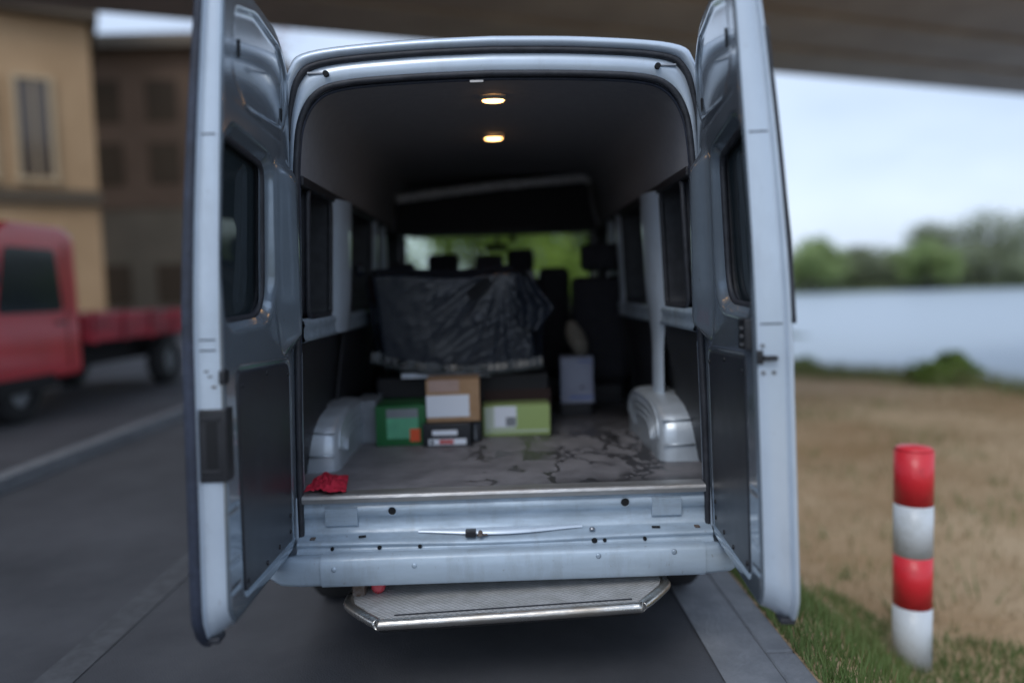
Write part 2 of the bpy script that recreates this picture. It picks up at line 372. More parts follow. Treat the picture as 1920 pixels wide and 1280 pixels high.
def roundpoly(poly, r, seg=5):
    out = []; n = len(poly)
    for i in range(n):
        p = Vector(poly[i]); a = Vector(poly[i - 1]); b = Vector(poly[(i + 1) % n])
        rr = r[i] if isinstance(r, (list, tuple)) else r
        da = (a - p); db = (b - p); rr = min(rr, da.length * .45, db.length * .45)
        p0 = p + da.normalized() * rr; p1 = p + db.normalized() * rr
        for k in range(seg + 1):
            t = k / seg; out.append((1 - t) ** 2 * p0 + 2 * t * (1 - t) * p + t * t * p1)
    return out
def sdpoly(x, y, poly):      # signed distance, negative inside
    d = 1e9; ins = False; n = len(poly)
    for i in range(n):
        ax, ay = poly[i][0], poly[i][1]; bx, by = poly[i - 1][0], poly[i - 1][1]
        ex, ey = bx - ax, by - ay; wx, wy = x - ax, y - ay
        t = max(0., min(1., (wx * ex + wy * ey) / (ex * ex + ey * ey + 1e-12)))
        dx, dy = wx - ex * t, wy - ey * t; d = min(d, dx * dx + dy * dy)
        if (ay > y) != (by > y) and x < (bx - ax) * (y - ay) / (by - ay) + ax: ins = not ins
    return -math.sqrt(d) if ins else math.sqrt(d)
def inset(poly, d):
    n = len(poly); out = []
    area = sum(poly[i - 1][0] * poly[i][1] - poly[i][0] * poly[i - 1][1] for i in range(n))
    sg = 1 if area > 0 else -1
    for i in range(n):
        a = Vector(poly[i - 1][:2]); b = Vector(poly[(i + 1) % n][:2]); t = (b - a).normalized()
        out.append(Vector(poly[i][:2]) + Vector((-t.y, t.x)) * d * sg)
    return out

# ================================================================== GROUND AND SURROUNDINGS
mb = MB(); mb.add([(-3.9, -14, 0), (1.02, -14, 0), (1.02, 60, 0), (-3.9, 60, 0)], [(0, 1, 2, 3)]); mb.build('road', 'asphalt', kind='structure')
mb = MB(); mb.add([(-1.86, -14, .004), (-1.70, -14, .004), (-1.70, 60, .004), (-1.86, 60, .004)], [(0, 1, 2, 3)]); mb.build('road_marking', 'line', kind='structure')
mb = MB(); mb.add([(.80, -14, .004), (1.02, -14, .004), (1.02, 60, .004), (.80, 60, .004)], [(0, 1, 2, 3)]); mb.build('gutter_strip', 'kerb', kind='structure')
kl = MB()
for i in range(60): kl.box(-4.04, -3.9, -10 + i * 1.0, -10 + i * 1.0 + .99, -.1, .12)
kl.build('kerb', 'kerb', kind='structure', bevel=.012)
kr = MB()
for i in range(60): kr.box(1.02, 1.14, -10 + i * 1.0, -10 + i * 1.0 + .992, -.2, .008)
kr.build('kerb', 'kerb', kind='structure', bevel=.012)
mb = MB(); mb.add([(-60, -14, .10), (-4.04, -14, .10), (-4.04, 60, .10), (-60, 60, .10)], [(0, 1, 2, 3)]); mb.build('pavement', 'asphalt', kind='structure')
# terrain on the right: verge falling to a dry bank, then the river
def gz(x, y):
    z = -.0 - .58 * sst(x, 1.14, 2.3)
    edge = max(5.5, 14.2 - 1.55 * (x - 6.5)) + .5 * math.sin(x * .9) if x > 4 else 15
    z -= 1.3 * sst(y, edge - .5, edge + 3.5) * sst(x, 2.5, 4.5)
    z += .05 * noise.noise(Vector((x * .8, y * .8, 0))) * sst(x, 1.3, 2.2)
    return z
xs = [1.14 + .16 * i for i in range(40)] + [7.54 + .7 * i for i in range(60)]
ys = [-10 + .4 * i for i in range(70)] + [18 + 1.2 * i for i in range(36)]
mb = MB(); rings = [[(x, y, gz(x, y)) for x in xs] for y in ys]; mb.loft(rings); mb.build('dry_bank', 'dry', kind='structure', recalc=False)
mb = MB(); mb.add([(2, 6, -1.45), (420, 6, -1.45), (420, 175, -1.45), (2, 175, -1.45)], [(0, 1, 2, 3)]); mb.build('river', 'water', kind='structure')
mb = MB(); mb.add([(-600, -200, -2.2), (900, -200, -2.2), (900, 1200, -2.2), (-600, 1200, -2.2)], [(0, 1, 2, 3)]); mb.build('ground', 'verge', kind='structure')
# far bank and the land ahead
mb = MB(); rings = []
for i in range(40):
    x = -60 + i * 12
    rings.append([(x, 150, -1.9), (x, 158, .2 + .6 * noise.noise(Vector((i * .4, 0, 0)))), (x, 230, 1.0), (x, 600, 4)])
mb.loft(rings); mb.build('far_bank', 'verge', kind='structure')
mb = MB(); mb.add([(-60, 60, -.02), (14, 60, -.02), (14, 150, -.02), (-60, 150, -.02)], [(0, 1, 2, 3)]); mb.add([(-3.9, 16.0, .03), (8, 16.0, .03), (8, 60, .03), (-3.9, 60, .03)], [(0, 1, 2, 3)]); mb.build('field_ahead', 'verge', kind='structure')

# blades of grass beside the kerb (uncountable)
def blades(name, m, spots, h, w):
    mb = MB(); vs = []; fs = []
    for (x, y) in spots:
        z = gz(x, y); a = random.random() * 6.28; hh = h * random.uniform(.5, 1.3)
        dx, dy = math.cos(a) * w, math.sin(a) * w; lx, ly = random.uniform(-.5, .5) * hh, random.uniform(-.5, .5) * hh
        k = len(vs); vs += [(x - dx, y - dy, z - .01), (x + dx, y + dy, z - .01), (x + lx, y + ly, z + hh)]; fs.append((k, k + 1, k + 2))
    mb.add(vs, fs); return mb.build(name, m, recalc=False, kind='stuff')
sp = []
while len(sp) < 26000:
    x = 1.15 + random.random() ** 1.3 * 3.2; y = random.uniform(-1.6, 3.0)
    if noise.noise(Vector((x * 1.1, y * 1.1, 3))) + .9 - .45 * max(0, y + .2) - .12 * x > 0: sp.append((x, y))
g = blades('green_grass', 'blade', sp, .07, .004); tag(g, 'short green grass beside the kerb at the lower right', 'grass')
sp = [(1.25 + random.random() ** .8 * 9, random.uniform(-1.5, 10)) for _ in range(30000)]
g = blades('dry_grass', 'dryblade', sp, .07, .005); tag(g, 'dry tan grass covering the bank above the river', 'dry grass')

random.seed(12)
sp = []
for _ in range(60):
    cx_, cy_ = 1.6 + random.random() * 8, random.uniform(0, 9.5); sg_ = random.uniform(.05, .35)
    sp += [(cx_ + random.gauss(0, sg_), cy_ + random.gauss(0, sg_)) for _ in range(int(120 * sg_ + 8))]
g = blades('weed_tufts', 'blade', [q for q in sp if q[0] > 1.2], .13, .006); tag(g, 'green weed tufts dotted over the dry bank', 'weeds')

random.seed(13); sp = []
while len(sp) < 16000:
    x = random.uniform(4.2, 14); e_ = max(5.5, 14.2 - 1.55 * (x - 6.5)) + .5 * math.sin(x * .9)
    sp.append((x, e_ + random.gauss(.3, .9)))
g = blades('bank_reeds', 'reed', sp, .32, .010); tag(g, 'yellow green reeds fringing the top of the river bank', 'reeds')

# trees
def leaf_cloud(mb, centers, n, size):
    vs = []; fs = []
    for _ in range(n):
        c, r = random.choice(centers)
        d = Vector((random.gauss(0, 1), random.gauss(0, 1), random.gauss(0, 1))).normalized() * r * random.random() ** .45
        p = Vector(c) + d; s = size * random.uniform(.6, 1.4)
        a = Vector((random.gauss(0, 1), random.gauss(0, 1), random.gauss(0, 1))).normalized(); b = a.orthogonal().normalized()
        k = len(vs); vs += [p - a * s, p + b * s * .5, p + a * s, p - b * s * .5]; fs.append((k, k + 1, k + 2, k + 3))
    mb.add(vs, fs)
def tree(name, x, y, h, r, m, label, group, trunk_r=.15, leaves=3500, ls=.12, z0=0, crown_lo=.35, limbs=9, seed=0):
    random.seed(seed * 31 + 5)
    t = thing(name, label, 'tree', (x, y, z0), group)
    tb = MB(); pts = [(0, 0, -.3)] + [(random.uniform(-.06, .06) * i, random.uniform(-.06, .06) * i, h * .8 * i / 6) for i in range(1, 7)]
    tb.tube(pts, [trunk_r * (1.15 - i / 8.) for i in range(7)], 9)
    centers = []
    for k in range(limbs):
        z = h * random.uniform(crown_lo, .75); a = k * 2.4 + random.random(); L = r * random.uniform(.55, 1)
        e = (math.cos(a) * L, math.sin(a) * L, z + h * random.uniform(.02, .2))
        tb.tube([(0, 0, z * .85), (e[0] * .5, e[1] * .5, (z + e[2]) / 2), e], [trunk_r * .35, trunk_r * .2, trunk_r * .08], 6)
        centers.append((e, r * random.uniform(.3, .5))); centers.append(((e[0] * .5, e[1] * .5, e[2] * .97), r * .35))
    for q in (-1, 0, 1): centers.append(((q * r * .2, 0, h * (.86 + .03 * q)), r * .4))
    tb.build('trunk', 'bark', t)
    cb = MB(); leaf_cloud(cb, centers, leaves, ls); cb.build('crown', m, t, recalc=False)
    return t
# ahead of the van, seen through the windscreen
tree('broadleaf_tree', 2.75, 25, 7.0, 3.0, 'leafbright', 'spring tree straight ahead, its trunk seen left of the right headrests', 'trees ahead of the van', .22, 4200, .13, crown_lo=.18, seed=1)
tree('broadleaf_tree', 4.9, 26, 6.8, 3.0, 'leaf', 'spring tree with a thin trunk at the right end of the windscreen', 'trees ahead of the van', .13, 4200, .13, crown_lo=.18, seed=2)
tree('broadleaf_tree', -.9, 29, 7.2, 3.6, 'leafbright', 'bright green tree ahead, behind the rear view mirror', 'trees ahead of the van', .18, 5200, .14, crown_lo=.12, seed=3)
tree('broadleaf_tree', -4.9, 34, 3.0, 2.2, 'leaf', 'low green tree ahead under the pale sky at the left end of the windscreen', 'trees ahead of the van', .14, 3000, .13, crown_lo=.12, seed=4)
tree('broadleaf_tree', 1.4, 36, 7.2, 4.4, 'leafbright', 'wide green tree farthest ahead in the middle of the windscreen', 'trees ahead of the van', .2, 6000, .17, crown_lo=.10, seed=5)
tree('broadleaf_tree', 7.6, 33, 7, 3.8, 'leaf', 'green tree ahead beyond the passenger side windows', 'trees ahead of the van', .2, 4500, .16, crown_lo=.10, seed=6)
tree('blossom_tree', -4.75, 13.9, 8.1, 1.1, 'blossom', 'thin pinkish budding tree top beside the left door tip', 'trees ahead of the van', .05, 900, .05, crown_lo=.5, seed=8)
# far shore
lab = ['bright green round tree on the far shore, nearest to the open van door', 'lowest dull olive tree on the far shore, between the two bright green ones', 'tall olive tree on the far shore behind the second bright green one', 'bright green round tree on the far shore above the striped post', 'tallest wide olive tree on the far shore', 'dense olive tree on the far shore, rightmost of the row']
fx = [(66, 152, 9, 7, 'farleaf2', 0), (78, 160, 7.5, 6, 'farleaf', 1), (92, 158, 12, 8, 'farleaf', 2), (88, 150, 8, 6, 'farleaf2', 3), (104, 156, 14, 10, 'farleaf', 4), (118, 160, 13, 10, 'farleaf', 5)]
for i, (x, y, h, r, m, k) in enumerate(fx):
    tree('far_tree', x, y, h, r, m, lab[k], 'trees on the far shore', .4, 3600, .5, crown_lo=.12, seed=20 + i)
fw = MB(); cs = []
random.seed(3)
for i in range(60): cs.append(((40 + i * 3.2, 170 + random.uniform(-4, 6), random.uniform(1.5, 3.5)), random.uniform(3, 5.2)))
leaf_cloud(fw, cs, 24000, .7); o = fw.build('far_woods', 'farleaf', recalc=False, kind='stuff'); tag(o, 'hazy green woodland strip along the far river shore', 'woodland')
# shrubs at the water's edge
def shrub(x, y, r, label, m='leaf', seed=1, sq=.45):
    random.seed(seed); t = thing('waterside_shrub', label, 'shrub', (x, y, gz(x, y) if y < 20 else -1.4), 'shrubs at the river edge')
    st = MB()
    for k in range(6):
        a = k * 1.05; st.tube([(0, 0, -.1), (math.cos(a) * r * .5, math.sin(a) * r * .5, r * .6)], [.03, .012], 5)
    st.build('stem', 'bark', t); cb = MB()
    cs = [((random.uniform(-r, r) * .7, random.uniform(-r, r) * .7, r * sq * random.uniform(.3, 1.)), r * .45) for _ in range(7)]
    leaf_cloud(cb, cs, 2200, .05 + r * .03); cb.build('foliage', m, t, recalc=False)
shrub(8.6, 11.6, .8, 'green shrub at the water edge above the striped post', seed=4)
shrub(9.9, 13.0, .7, 'darker shrub behind the one above the striped post', seed=6)
shrub(6.9, 14.6, .8, 'shrub at the water edge beside the open right door', seed=5)

# bridge deck over the road
thing_b = thing('bridge_deck', 'brown concrete bridge deck passing overhead in front of the van', 'bridge', (0, 12.4, 6.5))
d = Vector((.895, .315, 0)).normalized(); d = Vector((22.99, 8.09, 0)).normalized(); nrm = Vector((d.y, -d.x, 0))
def dp(s, t, z): return (d.x * s + nrm.x * t + 2.1 * 0, d.y * s + nrm.y * t + .75, z)
prof = [(0, .0), (0, 1.3), (.3, 1.3), (.3, .9), (9.7, .9), (9.7, 1.3), (10, 1.3), (10, .35), (9, 0)]
mb = MB(); rings = []
for s_ in (-70, 70): rings.append([dp(s_, t, z) for t, z in prof])
mb.loft(rings, closed=True, smooth=False, capends=True); mb.build('deck_slab', 'concrete', thing_b)
for t0 in (1.4, 3.2, 5.0, 6.8):
    mb = MB(); mb.loft([[dp(s_, t, z) for t, z in ((t0, .02), (t0, -.10), (t0 + .4, -.10), (t0 + .4, .02))] for s_ in (-70, 70)], closed=True, smooth=False, capends=True); mb.build('deck_rib', 'concrete', thing_b)

# buildings on the left
bA = thing('tan_building', 'tan rendered building with dark windows behind the red truck', 'building', (-11.9, 20, 0)); bA.rotation_euler.z = R(30)
mb = MB(); mb.box(-22, 0, 0, 7, 0, 9.6); mb.build('wall', 'tan', bA)
mb = MB(); mb.box(-22.6, .25, -.5, 7.4, 9.6, 14.5); mb.build('roof', 'roofbrown', bA)
mb = MB(); mb.box(-22, .08, -.16, -.003, 4.3, 4.7); mb.build('string_course', 'roofbrown', bA)
for fl, (z, hgt) in enumerate(((1.2, 2.3), (5.1, 2.7))):
    for k in range(11):
        x = -1.9 - k * 1.45
        w = MB(); w.box(x, x + .78, -.05, -.004, z, z + hgt); wo_ = w.build('window', 'darkwin', bA)
        f = MB(); f.box(x - .12, x, -.12, -.004, z - .1, z + hgt + .12); f.box(x + .78, x + .90, -.12, -.004, z - .1, z + hgt + .12)
        f.box(x, x + .78, -.12, -.06, z + hgt, z + hgt + .12); f.box(x + .37, x + .42, -.08, -.053, z, z + hgt); f.build('frame', 'tanlight', wo_)
        f = MB(); f.box(x - .16, x + .94, -.2, -.122, z - .2, z - .08); f.build('sill', 'tanlight', wo_)
bB = thing('brown_building', 'lower dark brown building right of the tan building', 'building', (-13, 27, 0))
mb = MB(); mb.box(-3.4, 3.6, 0, 9, 5.0, 11.0); mb.build('upper_wall', 'brown', bB)
mb = MB(); mb.box(-3.4, 3.6, .05, 9, 0, 5.0); mb.build('lower_wall', 'brown2', bB)
mb = MB(); mb.prism([(-.6, 11.0), (9.6, 11.0), (9, 11.7), (0, 11.7)], -3.8, 4.0, 'x'); mb.build('roof', 'roofbrown', bB)
for k in range(3):
    for z in (1.2, 5.9, 8.3):
        w = MB(); w.box(-2.7 + k * 2.2, -1.5 + k * 2.2, -.03 + (.05 if z < 5 else 0), -.003 + (.05 if z < 5 else 0), z, z + 1.6); w.build('window', 'darkwin', bB)

# red flatbed truck on the far side of the road, cab nearest to us
tk = thing('flatbed_truck', 'red flatbed truck parked on the far side, cab cut by the picture edge', 'truck', (-6.35, 5.6, .0))
def T(mb): return mb
cabp = [(-.75, .55), (-.72, 1.15), (-.55, 1.35), (-.30, 2.25), (-.1, 2.38), (1.0, 2.38), (1.2, 2.25), (1.22, .55)]
cabp = [tuple(p) for p in roundpoly(cabp, .12, 4)]
mb = MB(); mb.prism(cabp, -.95, .95, 'x'); mb.build('cab', 'redtruck', tk, bevel=.05)
for sx in (-1, 1):
    wp = [tuple(p) for p in roundpoly([(-.30, 1.35), (-.12, 2.1), (.75, 2.1), (.85, 1.35)], .08, 4)]
    mb = MB(); mb.prism(wp, sx * .951, sx * .962, 'x'); mb.build('side_window', 'truckglass', tk)
mb = MB(); mb.add([(-.8, -.56, 1.4), (.8, -.56, 1.4), (.72, -.36, 2.2), (-.72, -.36, 2.2)], [(0, 1, 2, 3)]); mb.build('windscreen', 'truckglass', tk)
mb = MB(); mb.box(-.92, .92, -.85, -.7, .38, .75, .03); mb.build('bumper', 'black', tk)
for sx in (-.7, .7):
    mb = MB(); mb.box(sx - .14, sx + .14, -.775, -.72, .8, 1.0, .02); mb.build('headlight', 'rwhite', tk)
mb = MB(); mb.box(-.95, .95, 1.35, 4.9, .92, 1.28, .01); mb.build('load_bed', 'redbed', tk)
mb = MB(); mb.box(-.45, -.33, .9, 4.8, .55, .915); mb.box(.33, .45, .9, 4.8, .55, .915); mb.build('chassis_rail', 'under', tk)
for k in range(5):
    mb = MB(); mb.box(.953, .985, 1.45 + k * .75, 1.52 + k * .75, .9, 1.33); mb.build('bed_post', 'redbed', tk)
def wheel_mesh(r, w, rr):
    t = MB(); prof_ = [(rr, -w / 2), (r * .93, -w / 2), (r, -w / 2 + .03), (r, w / 2 - .03), (r * .93, w / 2), (rr, w / 2)]
    t.loft([[(p[1], math.cos(a) * p[0], math.sin(a) * p[0]) for p in prof_] for a in [2 * math.pi * i / 32 for i in range(33)]])
    q = MB(); q.cyl((-w * .35, 0, 0), (w * .35, 0, 0), rr * 1.01, 24)
    for a in range(6): q.cyl((w * .30, math.cos(a) * rr * .4, math.sin(a) * rr * .4), (w * .42, math.cos(a) * rr * .4, math.sin(a) * rr * .4), .016, 6)
    return t, q
for (x, y) in ((-.78, .1), (.78, .1), (-.78, 3.7), (.78, 3.7)):
    t, q = wheel_mesh(.38, .24, .2); w = t.build('wheel', 'tyre', tk); w.location = (x, y, .40 + .1 - .02); r_ = q.build('rim', 'rim', w)
mb = MB(); mb.box(-.97, .97, -.4, .6, .45, .62); mb.build('wheel_guard', 'under', tk)
for sx in (-1, 1):
    mb = MB(); mb.box(*sorted((sx * .951, sx * .958)), .93, .94, .66, 2.2); mb.box(*sorted((sx * .951, sx * .958)), -.42, -.41, .66, 1.3); mb.build('door_seam', 'under', tk)
    mb = MB(); mb.box(*sorted((sx * .952, sx * .985)), .70, .86, 1.20, 1.235, .008); mb.build('door_handle', 'black', tk)
    mb = MB(); mb.tube([(sx * .93, -.5, 1.5), (sx * 1.12, -.58, 1.62), (sx * 1.12, -.58, 1.7)], .014, 6); mb.box(*sorted((sx * 1.06, sx * 1.2)), -.62, -.57, 1.66, 2.02, .02); mb.build('mirror', 'black', tk)
mb = MB(); mb.box(-.7, .7, -.78, -.74, .84, 1.0, .01); mb.build('grille', 'black', tk)
tk.rotation_euler.z = R(-2)

# red and white striped post
px_, py_ = 2.12, .90
pz = gz(px_, py_) - .0
po = thing('striped_post', 'red and white banded post standing in the grass at the lower right', 'post', (px_, py_, pz))
zs = [0, .33, .60, .87, 1.15]
for i in range(4):
    mb = MB(); mb.cyl((0, 0, zs[i]), (0, 0, zs[i + 1] - .0005), .094, 24)
    if i == 3: mb.tube([(0, 0, zs[4]), (0, 0, zs[4] + .015), (0, 0, zs[4] + .022)], [.094, .08, .02], 24)
    b = mb.build('band', 'rwhite' if i % 2 == 0 else 'rred', po)
    b['label'] = 'white band' if i % 2 == 0 else 'red band'

# ================================================================== THE VAN
van = thing('van', 'silver high-roof van seen from behind with both rear doors wide open', 'van')
INP = [(.796, .46), (.793, .69), (.785, 1.0), (.770, 1.4), (.755, 1.80), (.744, 2.0), (.722, 2.13), (.665, 2.222), (.56, 2.262), (.3, 2.280), (0, 2.287)]
OUTP = [(.824, .46), (.822, .69), (.820, 1.0), (.812, 1.4), (.802, 1.80), (.797, 2.0), (.790, 2.19), (.768, 2.325), (.69, 2.392), (.35, 2.425), (0, 2.435)]
def full(P):
    pr = [(x, z, 0) for x, z in P]; c = catmull(pr, 6)
    r = [(p.x, p.y) for p in c]; l = [(-x, z) for x, z in r[:-1]]
    return r + l[::-1]          # right bottom -> top -> left bottom
IN, OUT = full(INP), full(OUTP)
NP = len(IN)
def ring(s, y): return [(lerp(a[0], b[0], s), y, lerp(a[1], b[1], s)) for a, b in zip(IN, OUT)]
def ringc(s, y, i0, i1): return ring(s, y)[i0:i1]
frame = MB(); frame.loft([ring(0.02, .06), ring(.04, .005), ring(.10, -.003), ring(.30, -.006), ring(.50, -.002), ring(.54, .012), ring(.60, .02)]); frame.build('door_aperture_frame', 'paint', van)
cap = MB(); cap.loft([ring(.60, .021), ring(.645, .005), ring(.67, -.012), ring(.74, -.024), ring(.82, -.026), ring(.90, -.014), ring(.96, .008), ring(1.0, .04)]); cap.build('roof_edge', 'paint', van)
k0 = 32; k1 = NP - k0
gut = MB(); gut.tube(ringc(.595, -.002, k0, k1), [min(.0135, .004 + .0014 * min(i, k1 - k0 - 1 - i)) for i in range(k1 - k0)], 8); gut.build('gutter_seal', 'rubber', van)
sl = MB(); sl.tube(ring(-.005, -.010), .0125, 10); sl.build('door_seal', 'rubber', van)
sl = MB(); sl.tube(ring(-.10, .010), .007, 8); sl.build('inner_seal', 'navyseal', van)
# hinge sockets by the top corners
for sx in (-1, 1):
    mb = MB(); mb.cyl((sx * .62, -.022, 2.298), (sx * .62, .0, 2.298), .011, 12); mb.build('striker_hole', 'hole', van)
    mb = MB(); mb.box(sx * .63 if sx > 0 else -.69, .69 if sx > 0 else -.63, -.012, -.004, 2.300, 2.306); mb.build('striker_lip', 'steel', van)
mb = MB(); mb.box(-.085, -.035, -.022, 0, 2.252, 2.260); mb.build('seal_clip', 'alu', van)

# outer body
def xo(z): return interp([(z_, x_) for x_, z_ in OUTP[:7]], z)
ZR = [.42, .70, 1.0, 1.36, 1.92, 2.0, 2.19]
YC = [.04, .10, .16, .30, .56, .93, 1.62, 1.88, 2.85, 3.1]
WIN_Y = [(.16, .56), (.93, 1.62), (1.88, 2.85)]
def bodyx(z, y):
    return xo(z) + .145 * sst(y, -.12, .45) * (1 - sst(z, 1.5, 2.25)) + .02 * sst(y, 0, .5)
roofarc = [(x, z) for x, z in OUT if z > 2.19]
for sx in (-1, 1):
    mb = MB()
    for i in range(len(ZR) - 1):
        for j in range(len(YC) - 1):
            if abs(ZR[i] - 1.36) < .01 and any(a - .001 <= YC[j] and YC[j + 1] <= b + .001 for a, b in WIN_Y): continue
            z0, z1, y0, y1 = ZR[i], ZR[i + 1], YC[j], YC[j + 1]
            mb.add([(sx * bodyx(z0, y0), y0, z0), (sx * bodyx(z0, y1), y1, z0), (sx * bodyx(z1, y1), y1, z1), (sx * bodyx(z1, y0), y0, z1)], [(0, 1, 2, 3)], True)
    mb.build('side_panel', 'paint', van)
rings = []
for y in [.04, .12, .3, .8, 1.6, 2.4, 3.1, 3.35, 3.55]:
    k = sst(y, 2.9, 3.55)
    rings.append([(x + math.copysign(min(.02, abs(x)) * sst(y, 0, .5), x), y, lerp(z + .03 * sst(y, 0, 1.5), 2.19 - .15 + (z - 2.19) * .2, k)) for x, z in roofarc])
mb = MB(); mb.loft(rings); mb.build('roof', 'paint', van)
# cab front
A = [(3.1, .42), (3.1, 1.2), (3.55, 1.18), (4.3, 1.12), (4.95, .98), (5.1, .7), (5.1, .42)]
for sx in (-1, 1):
    mb = MB(); mb.prism(A, sx * .945, sx * .975, 'x'); mb.build('cab_side', 'paint', van, bevel=.01)
    mb = MB(); mb.prism([(3.1, 1.92), (3.1, 2.19), (3.55, 2.03), (3.5, 1.92)], sx * .82, sx * .86, 'x'); mb.build('cab_roof_side', 'paint', van)
    mb = MB(); mb.tube([(sx * .80, 3.5, 1.99), (sx * .86, 3.95, 1.55), (sx * .93, 4.3, 1.14)], .035, 8); mb.build('windscreen_pillar', 'trim', van)
    mb = MB(); mb.add([(sx * .95, 3.1, 1.2), (sx * .95, 4.2, 1.15), (sx * .83, 3.5, 1.92), (sx * .83, 3.1, 1.92)], [(0, 1, 2, 3)]); mb.build('cab_door_window', 'glass_dark', van)
    w = MB(); w.box(sx * .975 if sx > 0 else -1.2, 1.2 if sx > 0 else -.975, 3.95, 4.02, 1.25, 1.55, .02); w.build('wing_mirror', 'black', van)
mb = MB(); mb.box(-.945, .945, 4.25, 4.95, .95, 1.12, .04); mb.box(-.95, .95, 4.95, 5.12, .42, 1.0, .04); mb.build('bonnet', 'paint', van)
mb = MB()
wr = []
for i in range(7):
    t = i / 6; y = lerp(3.52, 4.3, t); z = lerp(1.99, 1.12, t); hw = lerp(.79, .9, t)
    wr.append([(hw * math.sin(a * .9) / math.sin(.9), y + .10 * math.cos(a * 1.5) * t, z) for a in [-1 + j / 5 for j in range(11)]])
mb.loft(wr); mb.build('windscreen', 'glass_clear', van)
mb = MB(); mb.box(-.80, .80, 3.50, 3.56, 1.955, 2.05, .01); mb.build('windscreen_header', 'trim', van)
mb = MB(); mb.prism([(3.75, .75), (3.75, 1.18), (3.85, 1.27), (4.25, 1.20), (4.25, .75)], -.90, .90, 'x'); mb.build('dashboard', 'trim', van, bevel=.02)
# steering wheel
sw = MB(); c = Vector((-.40, 3.52, 1.22)); sw.tube([c + Vector((math.cos(a) * .19, math.sin(a) * .19 * .45, math.sin(a) * .19 * .9)) for a in [2 * math.pi * i / 24 for i in range(24)]], .014, 8, closed=True)
sw.tube([c - Vector((.17, 0, 0)), c + Vector((.17, 0, 0))], .015, 6); sw.tube([c, c + Vector((0, .3, -.15))], .03, 8); sw.build('steering_wheel', 'black', van)
mb = MB(); mb.box(-.10, .085, 3.34, 3.37, 1.795, 1.850, .012); mb.tube([(-.005, 3.36, 1.84), (0, 3.45, 1.90), (0, 3.5, 1.97)], .01, 6); mb.build('rear_view_mirror', 'black', van)
mb = MB(); mb.box(-.017, .017, 3.30, 3.34, 1.868, 1.896, .008); mb.build('mirror_mount', 'black', van)
mb = MB(); mb.box(.105, .155, 3.38, 3.44, 1.858, 1.915, .008); mb.build('dash_camera', 'black', van)
for xx in (-.45, .45):
    mb = MB(); mb.box(xx - .28, xx + .28, 3.40, 3.47, 1.93, 1.955, .01); mb.build('sun_visor', 'liner', van)

# inner lining
def xi(z): return interp([(z_, x_) for x_, z_ in INP[:8]], z) + .012
inarc = [(x, z) for x, z in IN if z > 1.9]
mb = MB(); mb.loft([[(x, y, z) for x, z in inarc] for y in (.05, .5, 1.0, 2.0, 3.05)]); mb.build('headliner', 'liner', van)
for sx in (-1, 1):
    # window header rail, dark
    mb = MB(); mb.box(*sorted((sx * .735, sx * .765)), .04, 3.2, 1.895, 1.935, .008); mb.build('window_header_rail', 'trim', van)
    # belt rail
    mb = MB(); mb.loft([[(sx * (.775 - dx), y, z) for dx, z in ((0, 1.385), (.018, 1.378), (.022, 1.36), (.016, 1.345), (.016, 1.315), (.022, 1.300), (0, 1.290))] for y in [.03 + .2 * i for i in range(16)]]); mb.build('belt_rail', 'sill', van)
    # lower trim boards
    for (a, b_) in ((.03, .62), (.86, 1.75), (1.80, 3.1)):
        mb = MB(); mb.loft([[(sx * x, y, z) for x, z in ((.785, 1.292), (.772, 1.288), (.774, 1.27), (.858, .72), (.862, .7045), (.874, .7045))] for y in (a, a + .006, b_ - .006, b_)], smooth=False, capends=True); mb.build('lower_trim_board', 'trim', van)
    mb = MB(); mb.loft([[(sx * x, y, z) for x, z in ((.80, 1.36), (.80, 1.29), (.88, .70))] for y in (.03, 3.1)], smooth=False); mb.build('inner_side_skin', 'trim', van)
    # pillars
    for (a, b_, low, m) in ((.565, .925, .94, 'inpaint'), (1.64, 1.80, 1.30, 'sill'), (2.0, 2.10, .95, 'sill')):
        if sx < 0 and low < 1: low = 1.30
        rr = []
        for i in range(17):
            z = lerp(low, 1.91, i / 16); k = .50 + .5 * sst(z, 1.15, 1.42) if low < 1.2 else 1
            mid = (a + b_) / 2; hw = (b_ - a) / 2 * k; dep = .060 * (.55 + .45 * sst(z, 1.2, 1.5)) if m == 'inpaint' else .03
            x0 = .775 - .02 * sst(z, 1.4, 1.9)
            rr.append([(sx * (x0 - dep * math.sin(math.pi * t) ** .6 if 0 < t < 1 else sx * x0 * sx), mid - hw + 2 * hw * t, z) for t in [j / 10 for j in range(11)]])
        mb = MB(); mb.loft(rr); mb.build('window_pillar', 'paint', van)
    # front pillar by the sliding door
    mb = MB(); mb.tube([(sx * .76, 2.22, 1.90), (sx * .755, 2.16, 1.6), (sx * .75, 2.15, 1.3), (sx * .755, 2.15, .92)], [.012, .02, .022, .022], 8); mb.build('grab_pole', 'paint', van)
    for (a, b_) in WIN_Y:
        w = MB(); x0, x1 = bodyx(1.36, (a + b_) / 2) - .01, bodyx(1.92, (a + b_) / 2) - .01
        w.add([(sx * (bodyx(1.36, a) - .01), a, 1.36), (sx * (bodyx(1.36, b_) - .01), b_, 1.36), (sx * (bodyx(1.92, b_) - .01), b_, 1.92), (sx * (bodyx(1.92, a) - .01), a, 1.92)], [(0, 1, 2, 3)])
        w.build('side_window', 'glass_dark', van)
        # inner surround: dark reveal + rubber
        fr = MB(); pts = roundpoly([(a + .0, 1.385), (b_ - .0, 1.385), (b_ - .0, 1.905), (a + .0, 1.905)], .05, 5)
        P3 = [(sx * (.772 - .02 * sst(p.y, 1.4, 1.9)), p.x, p.y) for p in pts]
        fr.tube(P3, .012, 8, closed=True)
        fr.loft([P3, [(sx * (bodyx(p.y, p.x) - .012), p.x, p.y) for p in pts]], closed=True)
        fr.build('window_reveal', 'rubber', van)
